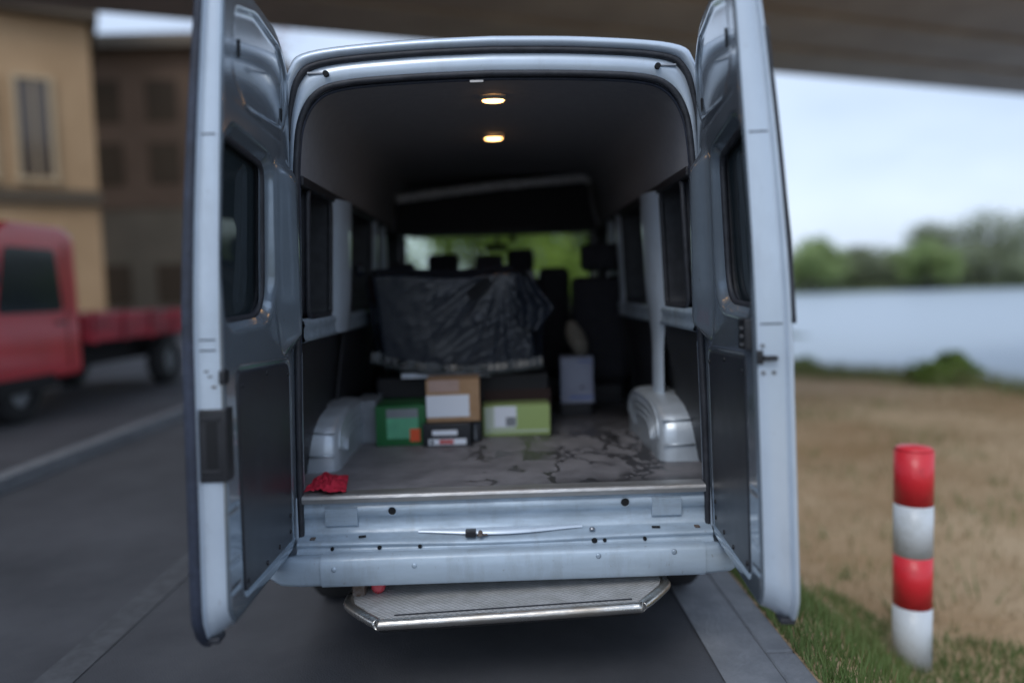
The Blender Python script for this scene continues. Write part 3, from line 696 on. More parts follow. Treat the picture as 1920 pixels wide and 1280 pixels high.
# overhead shelf at the front of the high roof
sh = MB(); sh.prism([(-.72, 1.90), (.70, 1.90), (.66, 2.20), (.62, 2.222), (-.64, 2.13), (-.70, 2.10)], 2.42, 2.45, 'y'); sho = sh.build('overhead_shelf', 'shelf', van)
fz = MB(); P = []
for i in range(24):
    t = i / 23; x = lerp(-.70, .62, t); z = lerp(2.12, 2.235, t) + .012 * math.sin(math.pi * t) + .004 * noise.noise(Vector((i * .7, 0, 0)))
    P.append((x, 2.40 + .005 * math.sin(i * 1.3), z))
P.append((.655, 2.405, 2.20)); 
fz.tube(P, [.032 + .006 * noise.noise(Vector((i * .9, 3, 0))) for i in range(24)] + [.02], 10); fz.build('shelf_edge_felt', 'fuzzy', sho)
mb = MB(); mb.tube([(.655, 2.40, 2.21), (.675, 2.40, 2.05), (.71, 2.40, 1.90)], .012, 6); mb.build('shelf_side_strip', 'liner2', sho); mb = MB(); mb.tube([(-.735, 2.40, 2.20), (-.725, 2.40, 2.05), (-.73, 2.40, 1.88)], .008, 6); mb.build('shelf_side_strip', 'liner2', sho)
mb = MB(); mb.box(-.72, .70, 2.46, 3.5, 1.925, 1.945); mb.build('shelf_board', 'shelf', sho)
mb = MB(); mb.box(-.735, .735, 2.36, 2.44, 1.865, 1.896, .01); mb.build('shelf_lower_rail', 'trim', sho)
# lamps in the ceiling
for (x, y) in ((0.0, .325), (-.004, 1.12)):
    def el(k, z): return [(x + .048 * math.cos(a) * k, y + .028 * math.sin(a) * k, z) for a in [2 * math.pi * i / 24 for i in range(24)]]
    mb = MB(); mb.loft([el(1.16, 2.286), el(1.12, 2.272), el(1.0, 2.268)], closed=True); l0 = mb.build('ceiling_lamp', 'lampwhite', van)
    mb = MB(); mb.loft([el(.98, 2.270), el(.85, 2.264), el(.4, 2.260), el(.02, 2.259)], closed=True); mb.build('lens', 'lamp', l0)

# floor, sill and bumper
mb = MB(); rings = []
for j in range(2): pass
mb.box(-.876, .876, .032, 3.6, .66, .70); mb.box(-.784, .784, .018, .032, .66, .6995); fl = mb.build('load_floor', 'floor', van)
mb = MB(); mb.prism([(-.022, .700), (-.026, .690), (-.022, .672), (-.012, .672), (-.012, .694), (.055, .700), (.055, .7035), (-.014, .7045)], -.785, .785, 'x'); mb.build('sill_strip', 'alu', van, bevel=.002)
# sill panel with pressed relief and the curved ledge below
def sillprofile(x):
    bow = math.exp(-((x + .02) / .42) ** 2)          # ledge drops around the lock
    return [(.0, .672), (.004, .668), (.004, .655), (-.006, .648), (-.006, .615), (.003, .608), (.003, .575), (-.004, .566), (-.006, .552 - .0 * bow), (-.016, .545), (-.048, .536 - .010 * bow), (-.062, .530 - .012 * bow), (-.066, .522 - .012 * bow), (-.060, .516 - .012 * bow), (-.060, .505 - .004 * bow), (-.066, .500), (-.074, .492)]
mb = MB(); mb.loft([[(x, y, z) for y, z in sillprofile(x)] for x in [-.80 + i * .02 for i in range(81)]]); so = mb.build('rear_sill_panel', 'sill', van)
for s_ in (-1, 1):   # pressed rectangles at both ends
    x0, x1 = (-.70, -.575) if s_ < 0 else (.575, .69)
    mb = MB(); mb.loft([[(x, y, z) for y, z in ((-.004, .652), (-.013, .646), (-.013, .582), (-.004, .574))] for x in (x0, x0 + .006, x1 - .006, x1)], smooth=False, capends=True); mb.build('sill_pressing', 'sill', so)
for (x, z, r_, y) in [(-.44, .632, .0165, -.007), (.47, .637, .0175, -.007)]:
    mb = MB(); mb.cyl((x, y - .002, z), (x, y + .006, z), r_, 20); mb.build('drain_hole', 'hole', so)
    mb = MB(); mb.tube([(x + math.cos(a) * r_, y - .001, z + math.sin(a) * r_) for a in [2 * math.pi * i / 20 for i in range(20)]], .0018, 6, closed=True); mb.build('hole_rim', 'sill', so)
for (x, r_) in [(-.665, .0065), (-.485, .0075), (-.33, .0075), (.34, .0105), (.38, .007), (.535, .007)]:
    mb = MB(); mb.cyl((x, -.069, .5085), (x, -.058, .5085), r_, 14); mb.build('bolt_hole', 'hole', so)
for (x, w_) in [(-.555, .028), (.585, .032)]:
    mb = MB(); mb.box(x - w_ / 2, x + w_ / 2, -.040, -.026, .5405, .5455, .002, rot=R(12) if x < 0 else R(-6)); mb.build('drain_slot', 'hole', so)
mb = MB(); mb.box(-.755, -.735, -.045, -.02, .538, .543, .002); mb.box(.735, .755, -.045, -.02, .538, .543, .002); mb.build('sill_corner_slot', 'rust', so)
# bright pressed crescent around the lock
mb = MB(); cr_ = []
for i in range(41):
    x = lerp(-.34, .30, i / 40); k = math.sin(math.pi * i / 40) ** 1.3
    cr_.append([(x, -.010, .556), (x, -.020 - .022 * k, .556 - .001), (x, -.022 - .026 * k, .5475 - .008 * k)])
mb.loft(cr_); mb.build('sill_bead', 'paint', so)
mb = MB(); mb.box(-.155, -.115, -.065, -.03, .535, .560, .004); mb.cyl((-.135, -.066, .5475), (-.135, -.05, .5475), .011, 12); mb.build('door_striker', 'black', so)
mb = MB(); mb.cyl((-.098, -.068, .546), (-.098, -.03, .546), .009, 12); mb.box(-.110, -.070, -.055, -.04, .537, .542, .002); mb.build('striker_plate', 'rust', so)
for (x, y, z) in [(.335, -.040, .549)]:
    mb = MB(); mb.tube([(x, y, z - .006), (x, y, z), (x, y, z + .004)], [.012, .011, .004], 14); mb.build('rivet', 'steel', so)
# bumper
def bumper(x0, x1, name, m, off=0, cap=0.):
    rr = []; n = 24
    for i in range(n + 1):
        x = lerp(x0, x1, i / n); e = 0
        if cap: e = max(0, (abs(x) - .80) / .13)
        yb = -.135 + off + cap * e * e
        rr.append([(x, y, z) for y, z in ((-.073 + 0 * yb, .4915 + off), (yb + .022, .4965 + off * -1), (yb + .008, .4925), (yb, .482), (yb - .002, .44), (yb + .001, .402), (yb + .010, .388), (yb + .05, .384), (.02, .388))])
    mb = MB(); mb.loft(rr, smooth=True); return mb.build(name, m, van)
bu = bumper(-.93, .93, 'bumper', 'dirtysill', 0, .10)
# separate centre cover of the bumper, 4 mm proud
mb = MB(); mb.loft([[(x, y, z) for y, z in ((-.085, .5005), (-.116, .5015), (-.131, .497), (-.1405, .484), (-.1425, .44), (-.139, .398), (-.126, .384))] for x in (-.695, -.692, -.3, .3, .747, .75)], smooth=True); mb.build('bumper_cover', 'dirtysill', bu)
for (x) in (-.645, -.345, .345, .63):
    mb = MB(); mb.tube([(x, -.139, .468 + x * .02), (x, -.143, .468 + x * .02), (x, -.1455, .468 + x * .02)], [.011, .010, .004], 14); mb.build('bumper_rivet', 'sill', bu)
mb = MB(); mb.box(-.9, .9, .02, 3.4, .36, .64); mb.build('underbody', 'under', van)
mb = MB(); mb.box(-.795, .795, .006, .03, .50, .668); mb.build('sill_backing', 'under', van)
for sx in (-1, 1):   # rear body corners below the door hinges
    rr = []
    for i in range(9):
        a = math.pi / 2 * i / 8; rr.append([(sx * (.80 + .125 * math.sin(a)), -.03 + .12 * (1 - math.cos(a)), z) for z in (.42, .50, .60, .70)])
    mb = MB(); mb.loft(rr); mb.build('rear_corner', 'paint', van)
# wheels
for (sx, y) in ((-1, .78), (1, .78), (-1, 4.1), (1, 4.1)):
    t, q = wheel_mesh(.345, .22, .2); w = t.build('wheel', 'tyre', van); w.location = (sx * .80, y, .345); q.build('rim', 'rim', w)
for sx in (-1, 1):
    mb = MB(); mb.box(*sorted((sx * .62, sx * .86)), .12, .15, .30, .40, .01); mb.build('mud_flap', 'tyre', van)

# tow step
st = bpy.data.objects.new('rear_step', None); COL.objects.link(st); st.parent = van
ol = [(-.575, .06), (-.585, -.06), (-.565, -.12), (-.45, -.262), (-.41, -.272), (.445, -.272), (.485, -.262), (.585, -.13), (.60, -.08), (.59, .06)]
mb = MB(); mb.prism([(x, y) for x, y in ol], .286, .298, 'z'); mb.build('tread_plate', 'tread', st)
for yy in (-.245,):
    mb = MB(); mb.box(-.40, .46, yy - .006, yy + .0, .2985, .3015); mb.build('tread_edge_strip', 'rubber', st)
P = catmull([(x, y, .285) for x, y in [(-.590, .05), (-.600, -.06), (-.578, -.128), (-.460, -.274), (-.41, -.287), (.05, -.290), (.445, -.287), (.493, -.274), (.598, -.136), (.614, -.08), (.604, .05)]], 5)
mb = MB(); mb.tube(P, .0195, 14); mb.build('edge_tube', 'chrome', st)
mb = MB(); P2 = [(p.x * .985, p.y + .02, .262) for p in P]; mb.tube(P2, .013, 8); mb.build('lower_rubber_trim', 'tyre', st)
for x in (-.35, .05, .42):
    mb = MB(); mb.box(x - .03, x + .03, -.2, .5, .23, .283); mb.build('bracket', 'under', st)
mb = MB(); mb.tube([(-.50, -.01, .345), (-.50, -.045, .345), (-.50, -.052, .345)], [.028, .026, .012], 16); rl = mb.build('rear_reflector', 'red_lens', van); rl['label'] = 'small pinkish red round lens under the bumper'
mb = MB(); mb.box(-.60, -.55, -.05, .05, .30, .388, .01); mb.build('tow_bracket', 'rust', van)

st.rotation_euler = (0, R(-2.0), 0); st.location = (0, 0, .035)
# wheel arches in the load area
def arch(sx, x_in):
    rr = []; n = 40
    yc, ry, top, base = .79, .42, (.965 if sx > 0 else .95), .70
    for j in range(n + 1):
        a = math.pi * j / n; ca, sa = -math.cos(a), math.sin(a)
        y = yc + ry * math.copysign(abs(ca) ** .62, ca); z = base + (top - base) * sa ** .50
        rib = .006 if (j % 5 == 0) else 0
        row = []
        for t, w_ in ((0, 0), (.55, 0), (.8, .012), (.93, .035), (1, .08)):
            kk = 1 - w_ * 1.2
            x = lerp(.872, x_in, t); row.append((sx * x, yc + (y - yc) * kk, base + (z - base) * kk + (0 if t < .5 else -rib)))
        row.append((sx * (x_in - .002), yc + (y - yc) * .8, base + (z - base) * .8 - rib)); row.append((sx * (x_in + .003), yc + (y - yc) * .35, base + (z - base) * .35)); row.append((sx * (x_in + .003), yc + (y - yc) * .02, base))
        rr.append(row)
    mb = MB(); mb.loft(rr); o = mb.build('wheel_arch', 'arch', van)
    for q in range(4):   # pressed ribs running over the arch
        rb = MB(); P = []
        for j in range(2, n - 1):
            a = math.pi * j / n; ca, sa = -math.cos(a), math.sin(a); k = .90 - q * .13
            P.append((sx * (x_in - .001), yc + ry * math.copysign(abs(ca) ** .62, ca) * k, base + (top - base) * sa ** .50 * k))
        rb.tube(P, .0055, 6); rb.build('rib', 'arch', o)
    for j, zz in ((9, .90), (4, .80)):
        rb = MB(); a = math.pi * (j - 3) / n; ca, sa = -math.cos(a), math.sin(a)
        y = yc + ry * math.copysign(abs(ca) ** .62, ca); z = base + (top - base) * sa ** .50
        rb.tube([(sx * lerp(.86, x_in, .1), y - .004, z + .002), (sx * lerp(.775, x_in, .85), y - .004, z + .002)], .006, 6); rb.build('pressing', 'arch', o)
arch(1, .695); arch(-1, .728)

# seats
def seat(x, y, w, ztop, head=True, boxy=False, h0=.78):
    e = bpy.data.objects.new('seat', None); COL.objects.link(e); e.parent = van; e.location = (x, y, 0)
    bh = ztop - (.20 if head else 0)
    mb = MB(); mb.box(-w / 2, w / 2, -.06, .07, h0 + .1, bh, .05, tilt=('X', R(6)), piv=(0, 0, h0)); mb.build('backrest', 'seat', e)
    mb = MB(); mb.box(-w / 2, w / 2, .0, .5, h0 + .05, h0 + .20, .05); mb.build('cushion', 'seat', e)
    mb = MB(); mb.box(-w / 2 + .03, w / 2 - .03, .03, .42, .70, h0 + .05, .01); mb.build('seat_base', 'trim', e)
    if head:
        hw = w * (.34 if not boxy else .30)
        mb = MB(); mb.box(-hw, hw, -.16, -.06, bh + .03, ztop, .045 if not boxy else .02); mb.build('headrest', 'seat', e)
        for q in (-.05, .05):
            mb = MB(); mb.cyl((q, -.10, bh - .05), (q, -.11, bh + .05), .006, 6); mb.build('headrest_post', 'steel', e)
seat(-.40, 2.75, .34, 1.745)
seat(-.055, 2.15, .30, 1.70, boxy=True)
seat(.165, 2.70, .29, 1.765)
seat(.385, 2.40, .21, 1.62, head=False)
seat(.645, 1.98, .36, 1.745)
seat(-.64, 2.30, .26, 1.67, boxy=True)

# ------------------------------------------------------------------ rear doors
def hx(z): return .805 - .035 * (z - .6) / 1.3
DU = .75
def door(sx, ang):
    a = R(ang); dr = Vector((-sx * math.sin(a), -math.cos(a), 0)); on = Vector((sx * math.cos(a), -math.sin(a), 0))
    def P(u, v, w):
        t = (max(0, v - 1.35) / 1.05) ** 1.5      # the door bows forward and thins towards the roof
        return Vector((sx * hx(v), 0, v)) + dr * u + on * (w * (1 - .38 * t) - .034 * t * max(0, u) / DU)
    zb, zt = .510, 2.405
    def uL(v):
        if v > 2.24: t = (v - 2.24) / (zt - 2.24); return .012 + .16 * (1 - math.sqrt(max(0, 1 - t * t))) + .10 * t ** 3
        return .012
    def uR(v):
        t1 = max(0, (v - 2.33) / (zt - 2.33)); t0 = max(0, (zb + .09 - v) / .09)
        return DU - .07 * (1 - math.sqrt(max(0, 1 - t1 * t1))) - .07 * t0 * t0 * .8
    win = [tuple(p) for p in roundpoly([(.262, 1.415), (.69, 1.405), (.712, 1.55), (.700, 1.955), (.268, 1.925)], [.13, .07, .1, .09, .055], 9)]
    if sx > 0: win = [tuple(p) for p in roundpoly([(.285, 1.415), (.69, 1.405), (.712, 1.55), (.700, 1.955), (.290, 1.915)], [.13, .07, .1, .09, .055], 9)]
    rec = [tuple(p) for p in roundpoly([(.052, 2.17), (.115, 2.075), (.52, 2.055), (.66, 2.13), (.655, 2.31), (.44, 2.365), (.15, 2.355), (.052, 2.285)], .035, 4)]
    colp = [tuple(p) for p in roundpoly([(.045, 1.27), (.17, 1.27), (.225, 1.42), (.235, 1.95), (.05, 1.97)], .05, 6)]
    card = [tuple(p) for p in roundpoly([(.085, .552), (.62, .565), (.645, 1.262), (.085, 1.235)], [.02, .03, .045, .045], 5)]
    sur = [tuple(p) for p in roundpoly([(.30, 1.36), (.72, 1.36), (.735, 1.55), (.72, 1.99), (.315, 1.965)], [.15, .08, .1, .1, .08], 6)]
    def w(u, v):
        h = 0
        d = sdpoly(u, v, rec) if 2.0 < v < 2.4 else 1
        if d < .02: h += .014 * (1 - sst(d, -.010, .004)) - .004 * math.exp(-(d / .010) ** 2)
        d = sdpoly(u, v, win) if 1.25 < v < 2.1 else 1
        if d < .07: h += .034 * (1 - sst(d, -.004, .040)) + .006 * (1 - sst(d, -.01, .006))
        if 1.2 < v < 2.1:
            d = sdpoly(u, v, colp)
            if d < .03: h -= .062 * (1 - sst(d, -.085, .016))
        d = sdpoly(u, v, card) if v < 1.35 else 1
        if d < .03: h += .007 * (1 - sst(d, -.004, .012))
        # dimple grooves across the free side margin
        if u > .65 and v < 1.2:
            for g_ in (.62, .70, .86): h += .004 * math.exp(-((v - g_) / .006) ** 2) * sst(u, .65, .665) * (1 - sst(u, .73, .745))
        # pressed diagonal creases below the recess
        if 1.96 < v < 2.12: h += .003 * math.exp(-((v - (2.035 + .03 * (u - .35))) / .008) ** 2) * sst(u, .08, .2) * (1 - sst(u, .6, .7))
        e = min(u - uL(v), uR(v) - u, v - zb, zt - v)
        if e < .012: h += .008 * (1 - e / .012) ** 2
        return h
    NU, NV = 120, 300; vs = []; fs = []
    rows = [zb + (zt - zb) * j / NV for j in range(NV + 1)]
    for v in rows:
        l, r_ = uL(v), uR(v)
        for i in range(NU + 1):
            u = lerp(l, r_, i / NU); vs.append(P(u, v, w(u, v)))
    wi = inset(win, .006)
    for j in range(NV):
        for i in range(NU):
            v = (rows[j] + rows[j + 1]) / 2; u = lerp(uL(v), uR(v), (i + .5) / NU)
            if 1.38 < v < 1.97 and u > .3 and sdpoly(u, v, wi) < 0: continue
            k = j * (NU + 1) + i; fs.append((k, k + 1, k + NU + 2, k + NU + 1))
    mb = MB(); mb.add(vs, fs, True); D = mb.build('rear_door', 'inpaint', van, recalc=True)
    # outline ring for the edge
    out = [(uL(v), v) for v in [zb + (zt - zb) * j / 40 for j in range(41)]] + [(uR(v), v) for v in [zt - (zt - zb) * j / 60 for j in range(61)]]
    cc = Vector((.4, 1.45))
    def off(q, d_):
        n = (Vector(q) - cc); n = Vector((1 if n.x > 0 else -1, 0)) if abs(n.y) < .90 else Vector((n.x, n.y * .6)).normalized()
        return Vector(q) + n * d_
    th = .072 if sx < 0 else .088
    prof_ = [(0, .0085), (.002, .014), (.004, .02), (.005, .04), (.005, th - .010), (.003, th - .003), (.008, th + .001), (.016, th + .002), (.019, th + .008), (.017, th + .015), (.008, th + .020)]
    def dip(q, w_): return -.040 * sst(w_, .02, th) * (1 - sst(q[1], zb + .02, zb + .16))
    def PE(q, d_, w_):
        o_ = off(q, d_); return P(o_.x, o_.y + dip(q, w_), w_)
    mb = MB(); mb.loft([[PE(q, d_, w_) for q in out] for d_, w_ in prof_], closed=True); mb.build('door_edge', 'paint', D)
    # outer skin
    mb = MB(); vs = []; fs = []; n1, n2 = 30, 60
    for j in range(n2 + 1):
        v = zb + (zt - zb) * j / n2
        for i in range(n1 + 1):
            u = lerp(uL(v) - .008, uR(v) + .008, i / n1); vs.append(P(u, v - .040 * (1 - sst(v, zb + .02, zb + .16)), th + .020 + .02 * math.sin(math.pi * i / n1)))
    for j in range(n2):
        for i in range(n1):
            v = zb + (zt - zb) * (j + .5) / n2; u = lerp(uL(v), uR(v), (i + .5) / n1)
            if sdpoly(u, v, inset(win, .02)) < 0: continue
            k = j * (n1 + 1) + i; fs.append((k, k + 1, k + n1 + 2, k + n1 + 1))
    mb.add(vs, fs, True); mb.build('outer_skin', 'paint', D)
    # glass and its rubber
    g_ = MB(); g_.add([P(p[0], p[1], .062) for p in win], [tuple(range(len(win)))]); g_.build('window_glass', 'glass_door', D)
    g2 = MB(); g2.add([P(p[0], p[1], th + .042) for p in inset(win, -.02)], [tuple(range(len(win)))]); g2.build('outer_window_glass', 'glass_door', D)
    g_ = MB(); g_.tube([P(p[0], p[1], .042) for p in win], .012, 8, closed=True); g_.loft([[P(p[0], p[1], .042) for p in win], [P(p[0], p[1], .064) for p in win]], closed=True); g_.build('window_seal', 'rubber', D)
    # card panel
    mb = MB(); ci = inset(card, .006)
    mb.loft([[P(p[0], p[1], .006) for p in ci], [P(p[0], p[1], .002) for p in ci], [P(p[0], p[1], -.001) for p in inset(ci, .006)]], closed=True)
    mb.add([P(p[0], p[1], -.001) for p in inset(ci, .006)], [tuple(range(len(ci)))]); mb.build('door_card', 'card', D)
    for (u, v) in ((.12, .66), (.12, .60), (.26, .59), (.40, .585), (.59, .60), (.11, 1.19), (.60, 1.21), (.36, 1.222)):
        mb = MB(); mb.tube([P(u, v, .0), P(u, v, -.004), P(u, v, -.006)], [.009, .008, .003], 10); mb.build('panel_clip', 'black', D)
    # slots in the top recess
    for (u, v, hh) in ((.585, 2.215, .028), (.10, 2.125, .030), (.50, 2.10, .0)):
        if not hh: continue
        mb = MB(); mb.loft([[P(u + du, v + hh * q, .0075) for du, q in ((-.005, -.8), (0, -1), (.005, -.8), (.005, .8), (0, 1), (-.005, .8))], [P(u + du, v + hh * q, .015) for du, q in ((-.005, -.8), (0, -1), (.005, -.8), (.005, .8), (0, 1), (-.005, .8))]], closed=True, smooth=False, capends=True); mb.build('slot', 'hole', D)
    # hinges
    for v in (.72, 1.28, 1.98):
        mb = MB(); mb.tube([P(-.012, v - .03, .02), P(-.012, v + .03, .02)], .013, 10); mb.build('hinge', 'inpaint', D)
    # side seam lines on the edge strip
    for v in (1.93, 1.36, 1.33) if sx < 0 else (1.90, 1.36):
        mb = MB(); mb.add([P(DU + .0062, v, .018), P(DU + .0062, v, th - .008), P(DU + .0062, v + .004, th - .008), P(DU + .0062, v + .004, .018)], [(0, 1, 2, 3)]); mb.build('edge_seam', 'navyseal', D)
    def bx(name, m, u0, u1, v0, v1, w0, w1, r_=.004, par=None):
        b = MB().box(u0, u1, v0, v1, w0, w1, r_); b.v = [tuple(P(p[0], p[1], p[2])) for p in b.v]; return b.build(name, m, par or D)
    if sx < 0:
        L = bx('door_latch', 'black', DU - .045, DU + .012, .955, 1.165, -.008, th - .002)
        bx('latch_recess', 'hole', DU + .004, DU + .0135, .995, 1.13, .018, th - .022, .002, L)
        bx('latch_lip', 'trim', DU + .008, DU + .016, .982, .990, .008, th - .010, .001, L)
        bx('latch_lip', 'trim', DU + .008, DU + .016, 1.134, 1.141, .008, th - .010, .001, L)
        bx('latch_button', 'black', DU - .03, DU + .012, 1.235, 1.275, -.006, .010)
        # dark rubber flap along the outer edge
        fl_ = MB(); oo = [q for q in out if q[0] > .3]
        rr = []
        for d_, w_ in ((.009, th + .004), (.021, th + .002), (.026, th + .012), (.024, th + .026), (.018, th + .036), (.004, th + .036)):
            rr.append([PE(q, d_, w_) for q in oo])
        fl_.loft(rr); fl_.build('edge_seal', 'navyseal', D)
        for k, v in enumerate((1.225, 1.255, 1.27)):
            b_ = bx('scuff_mark', 'rust' if k == 0 else 'kerb', DU + .0055, DU + .0068, v, v + .006, .02 + .01 * k, .032 + .01 * k, .0004)
    else:
        L = bx('lock_mechanism', 'black', DU - .10, DU - .02, 1.285, 1.375, -.020, .004)
        for k in range(3): bx('lock_screw', 'steel', DU - .066, DU - .052, 1.296 + k * .024, 1.303 + k * .024, -.023, -.018, .002, L)
        H = bx('lock_lever', 'black', DU + .004, DU + .030, 1.258, 1.272, .022, .060, .005)
        bx('lever_plate', 'black', DU + .004, DU + .014, 1.247, 1.287, .004, .022, .003, H)
        for (w_, v) in ((.022, 1.30), (.022, 1.222), (.052, 1.222)):
            mb = MB(); mb.cyl(P(DU + .004, v, w_), P(DU + .009, v, w_), .006, 12); mb.build('edge_bolt', 'kerb', D)
        fl_ = MB(); oo = [q for q in out if q[0] > .3 and 1.34 < q[1] < 2.2]
        fl_.tube([P(*off(q, .016), th + .022) for q in oo], .006, 6); fl_.build('glass_edge_seal', 'rubber', D)
    # black bump stop at the bottom tip
    tip = bx('bottom_stop', 'rubber', DU - .075, DU - .022, zb - .046, zb - .028, th - .03, th + .014, .005)
    for du in (.22, .30):
        bx('drain_plug', 'rubber', DU - du - .03, DU - du, zb - .008, zb + .006, .012, .04, .004)
    return D
DL = door(-1, 0); DL['label'] = 'left rear door with black latch recess on its edge'
DR = door(1, 4.5); DR['label'] = 'right rear door with small lever on its edge'

# ================================================================== LOAD IN THE VAN
# bulky wrapped load
wl = thing('wrapped_load', 'bulky load wrapped in dark wrinkled plastic film, standing across the van', 'wrapped load', (0, 0, 0))
def wrap():
    vs = []; fs = []; n, m_ = 150, 90
    x0, x1, z0, z1 = -.735, .215, 1.055, 1.60
    rows = []
    for j in range(m_ + 1):
        t = j / m_
        row = []
        for i in range(n + 1):
            s = i / n
            X = lerp(x0, x1, s)
            # outline: right edge bulges, bottom sags
            zt_ = z1 + .010 * math.sin(s * 9) - .02 * (1 if s < .03 else 0) - .035 * sst(s, .86, 1.0)
            zb_ = z0 - .035 * math.sin(math.pi * s) + .05 * (1 - s) ** 3
            Z = lerp(zb_, zt_, t)
            xe = x1 + .035 * math.sin(math.pi * (t * 1.1)) ** 2 - .06 * (t > .8) * (t - .8) * 5 + .01 * math.sin(t * 14)
            X = lerp(x0 + .05 * (1 - t), xe, s)
            edge = min(s, 1 - s) * (x1 - x0); ez = min(t, 1 - t) * (z1 - z0)
            Y = 1.16 + .10 * (1 - sst(edge, 0, .07)) + .10 * (1 - sst(ez, 0, .05))
            # fold network radiating from an upper middle point
            q = Vector((X - .02, 0, Z - 1.62)); ang_ = math.atan2(q.x, -q.z); rad = q.length
            f = noise.noise(Vector((ang_ * 5.5, rad * 1.6, 1.0))); f2 = noise.noise(Vector((X * 9 + Z * 6, Z * 7 - X * 3, 4.0)))
            f3 = noise.noise(Vector((X * 22, Z * 19, 9.0)))
            fold = noise.noise(Vector((ang_ * 13.0, rad * 3.0, 7.0)))
            Y -= (.012 * (1 - min(1, abs(f) * 5)) + .007 * (1 - min(1, abs(fold) * 6))) * sst(rad, .04, .25) * sst(X, -.50, .05) + .0004 * f3
            Y -= .012 * noise.noise(Vector((X * 1.6, Z * 2.0, 11)))
            dg_ = noise.noise(Vector(((X * .8 + Z * .6) * 5, (Z * .8 - X * .6) * 22, 3.0))); Y -= .0028 * (1 - min(1, abs(dg_) * 5)) * (.25 + .75 * sst(X, -.5, 0))
            row.append((X, Y, Z))
        rows.append(row)
    mb = MB()
    # back wall closes the volume
    top = [[(p[0], 1.58, p[2] - .01) for p in rows[-1]]]
    botm = [[(p[0], 1.58, p[2] + .01) for p in rows[0]]]
    mb.loft(botm + rows + top); 
    L_ = [[r[0] for r in rows], [(r[0][0] + .0, 1.58, r[0][2]) for r in rows]]; mb.loft(L_)
    R_ = [[r[-1] for r in rows], [(r[-1][0], 1.58, r[-1][2]) for r in rows]]; mb.loft(R_)
    mb.add([(x0, 1.582, z0), (x1, 1.582, z0), (x1, 1.582, z1 - .02), (x0, 1.582, z1 - .02)], [(0, 1, 2, 3)])
    mb.build('film', 'film', wl)
    # hem
    rr = []
    for i in range(101):
        s = i / 100; X = lerp(x0 + .04, x1 + .01, s); zb_ = z0 - .035 * math.sin(math.pi * s) + .05 * (1 - s) ** 3
        wv = .012 * noise.noise(Vector((s * 9, 0, 0))) + .008 * noise.noise(Vector((s * 31, 2, 0)))
        rr.append([(X, 1.150 + wv * .6, zb_ + .055 + wv * 1.5), (X, 1.138 + wv, zb_ + .022 + .5 * wv), (X, 1.125 + wv * 1.4, zb_ - .002), (X, 1.138 + wv, zb_ - .010 + wv * .4), (X, 1.18, zb_ - .012)])
    mb = MB(); mb.loft(rr); mb.build('film_hem', 'hem', wl)
    # loose corner flap on the right and a knot at the upper left
    rr = []
    for i in range(25):
        t = i / 24; rr.append([(lerp(.10, .29 - .10 * abs(t - .45) * 2, q) , 1.10 + .02 * math.sin(q * 9 + t * 4) + .02 * noise.noise(Vector((t * 6, q * 5, 2))), lerp(1.28, 1.56, t) - .03 * q) for q in [k / 14 for k in range(15)]])
    mb = MB(); mb.loft(rr); mb.build('film_flap', 'film', wl)
    mb = MB(); mb.tube([(-.745, 1.22, 1.58), (-.755, 1.20, 1.615), (-.735, 1.20, 1.63)], [.03, .025, .008], 8); mb.build('film_knot', 'film', wl)
    mb = MB(); P = catmull([(-.17, 1.075, 1.46), (-.13, 1.065, 1.50), (-.06, 1.065, 1.545), (-.045, 1.07, 1.515), (-.09, 1.065, 1.46), (-.14, 1.07, 1.435)], 5, closed=True)
    cpt = sum(P, Vector()) / len(P); mb.add([tuple(p) for p in P] + [tuple(cpt)], [(i, (i + 1) % len(P), len(P)) for i in range(len(P))]); t_ = mb.build('film_tear', 'hole', wl)
wrap()
# dark crates below
c1 = MB(); c1.box(-.69, -.22, 1.24, 1.72, .7005, 1.005, .012); o = c1.build('storage_crate', 'crate'); tag(o, 'black crate under the left half of the plastic wrapped load', 'crate', 'black crates under the wrapped load')
c1 = MB(); c1.box(-.20, .26, 1.24, 1.72, .7005, 1.010, .012); o = c1.build('storage_crate', 'crate'); tag(o, 'black crate under the right half of the plastic wrapped load', 'crate', 'black crates under the wrapped load')
mb = MB(); mb.loft([[(x, 1.17, 1.014 + .010 * s + .004 * math.sin(s * 8)), (x, 1.60, 1.022), ] for s, x in [(i / 12, lerp(-.54, -.06, i / 12)) for i in range(13)]], smooth=False)
mb2 = MB(); mb2.prism([(-.54, 1.012), (-.06, 1.010), (-.12, 1.030), (-.54, 1.036)], 1.16, 1.22, 'y'); o = mb2.build('cardboard_sheet', 'whitelabel'); tag(o, 'thin pale cardboard strip lying on the crates under the wrapped load', 'cardboard')

def printed(name, label, x0, x1, y0, y1, z0, z1, m, prints, group='boxes standing on the van floor', rot=0, bev=.004, cat='box'):
    t = thing(name, label, cat, ((x0 + x1) / 2, (y0 + y1) / 2, z0), group); w_, d_, h_ = (x1 - x0) / 2, (y1 - y0) / 2, z1 - z0
    mb = MB(); mb.box(-w_, w_, -d_, d_, 0, h_, bev); mb.build('box_body', m, t)
    for k, (nm, a, b_, c_, e, pm) in enumerate(prints):
        q = MB(); q.box(lerp(-w_, w_, a), lerp(-w_, w_, b_), -d_ - .0012 - .0006 * k, -d_ + .001, h_ * c_, h_ * e); q.build(nm, pm, t)
    # lid seam
    q = MB(); q.box(-w_ + .003, w_ - .003, -.003, .003, h_ - .0005, h_ + .0010); q.build('tape', 'beige', t)
    t.rotation_euler.z = rot
    return t
printed('grey_box', 'pale grey box between the left wheel arch and the green box', -.765, -.655, .98, 1.25, .7005, .92, 'greybox', [('label', .25, .9, .1, .8, 'greybox')])
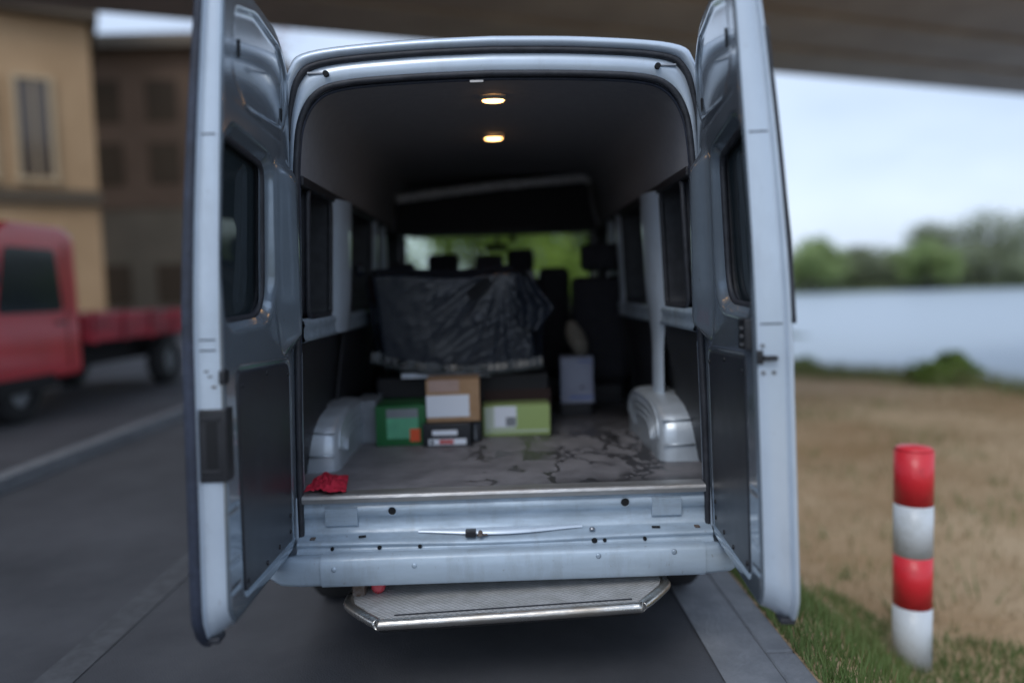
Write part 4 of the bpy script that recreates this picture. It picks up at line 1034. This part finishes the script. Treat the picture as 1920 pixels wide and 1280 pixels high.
printed('green_box', 'dark green box with mint print and an orange square', -.645, -.392, .885, 1.16, .7005, .905, 'green', [('print', .22, .85, .18, .92, 'mint'), ('print_top', .22, .85, .70, .92, 'greybox'), ('orange_square', .68, .88, .10, .42, 'orange')], rot=R(1))
printed('black_box', 'flat black box with white lettering strips under the brown carton', -.400, -.158, .835, 1.06, .7005, .815, 'darkbox', [('label', .12, .90, .08, .34, 'whitelabel'), ('label', .20, .72, .50, .72, 'whitelabel'), ('print_mark', .34, .64, .12, .30, 'printred'), ('print_mark', .16, .22, .12, .28, 'darkbox')], rot=R(-1))
printed('brown_carton', 'brown cardboard carton with a big white label on top of the black box', -.385, -.115, .88, 1.10, .8165, 1.03, 'cardboard', [('flap_tape', .05, .62, .72, 1.0, 'pinkcard'), ('label', -.0, .80, .12, .64, 'whitelabel')], rot=R(1.5))
printed('dark_bottle_box', 'narrow black box between the black and the lime green box', -.150, -.112, .93, 1.02, .7005, .80, 'darkbox', [('label', .1, .35, .1, .95, 'greybox')])
printed('lime_box', 'lime green box with pale print right of the brown carton', -.105, .252, 1.06, 1.23, .7005, .862, 'lime', [('print', .03, .48, .22, .96, 'palelime'), ('print', .17, .50, .30, .98, 'whitelabel'), ('dark_square', .34, .49, .32, .62, 'greybox'), ('print', .02, .97, .12, .18, 'palelime')], rot=R(1))
o = MB().box(-.10, .27, 1.234, 1.236 + .0, .7005, .925).build('maroon_sheet', 'maroon'); tag(o, 'dark maroon card standing behind the lime green box', 'card')
printed('low_dark_box', 'low dark grey box under the blue and white carton', .355, .545, 1.60, 1.85, .7005, .775, 'greybox', [], rot=0)
bpy.data.objects['low_dark_box'].children[0].data.materials[0] = M['trim']
printed('blue_white_carton', 'upright pale blue white carton with blue lines right of the crates', .365, .56, 1.62, 1.80, .7765, 1.055, 'bluewhite', [('blue_line', .25, .97, .10, .15, 'printblue'), ('blue_line', .55, .97, .90, .925, 'printblue'), ('print_mark', .60, .70, .32, .36, 'darkbox')], rot=R(-2))
# beige bag on the carton
rr = []
for i in range(12):
    t = i / 11; r_ = .062 * math.sin(math.pi * (.12 + .80 * t)) ** .8
    c = Vector((.50 - .06 * t, 1.72, 1.056 + .215 * t))
    rr.append([c + Vector((math.cos(a) * r_ * (1 + .12 * noise.noise(Vector((a, t * 4, 0)))), math.sin(a) * r_ * .8, 0)) for a in [2 * math.pi * k / 18 for k in range(18)]])
mb = MB(); mb.loft(rr, closed=True, capends=True); o = mb.build('cloth_bag', 'beige'); tag(o, 'small beige cloth bag leaning on top of the blue white carton', 'bag')
# red cloth at the left end of the sill
rr = []
for i in range(31):
    s = i / 30; row = []
    for j in range(31):
        t = j / 30; x = -.785 + .165 * s * (1 - .25 * t); y = .0 + .26 * t + .02 * math.sin(s * 7)
        z = .7075 + .034 * (math.sin(math.pi * min(1, s * .95 + .04)) ** .6) * (math.sin(math.pi * min(1, t * .94 + .05)) ** .5) * (.65 + .55 * abs(noise.noise(Vector((s * 4 + t * 2, t * 7 - s * 3, 0))) * 2.2))
        z += .010 * noise.noise(Vector((s * 11, t * 13, 5)))
        row.append((x, y, max(.7060, z)))
    rr.append(row)
mb = MB(); mb.loft(rr); mb.build('red_cloth', 'redcloth')
tag(bpy.data.objects['red_cloth'], 'crumpled red cloth at the left end of the load sill', 'cloth')
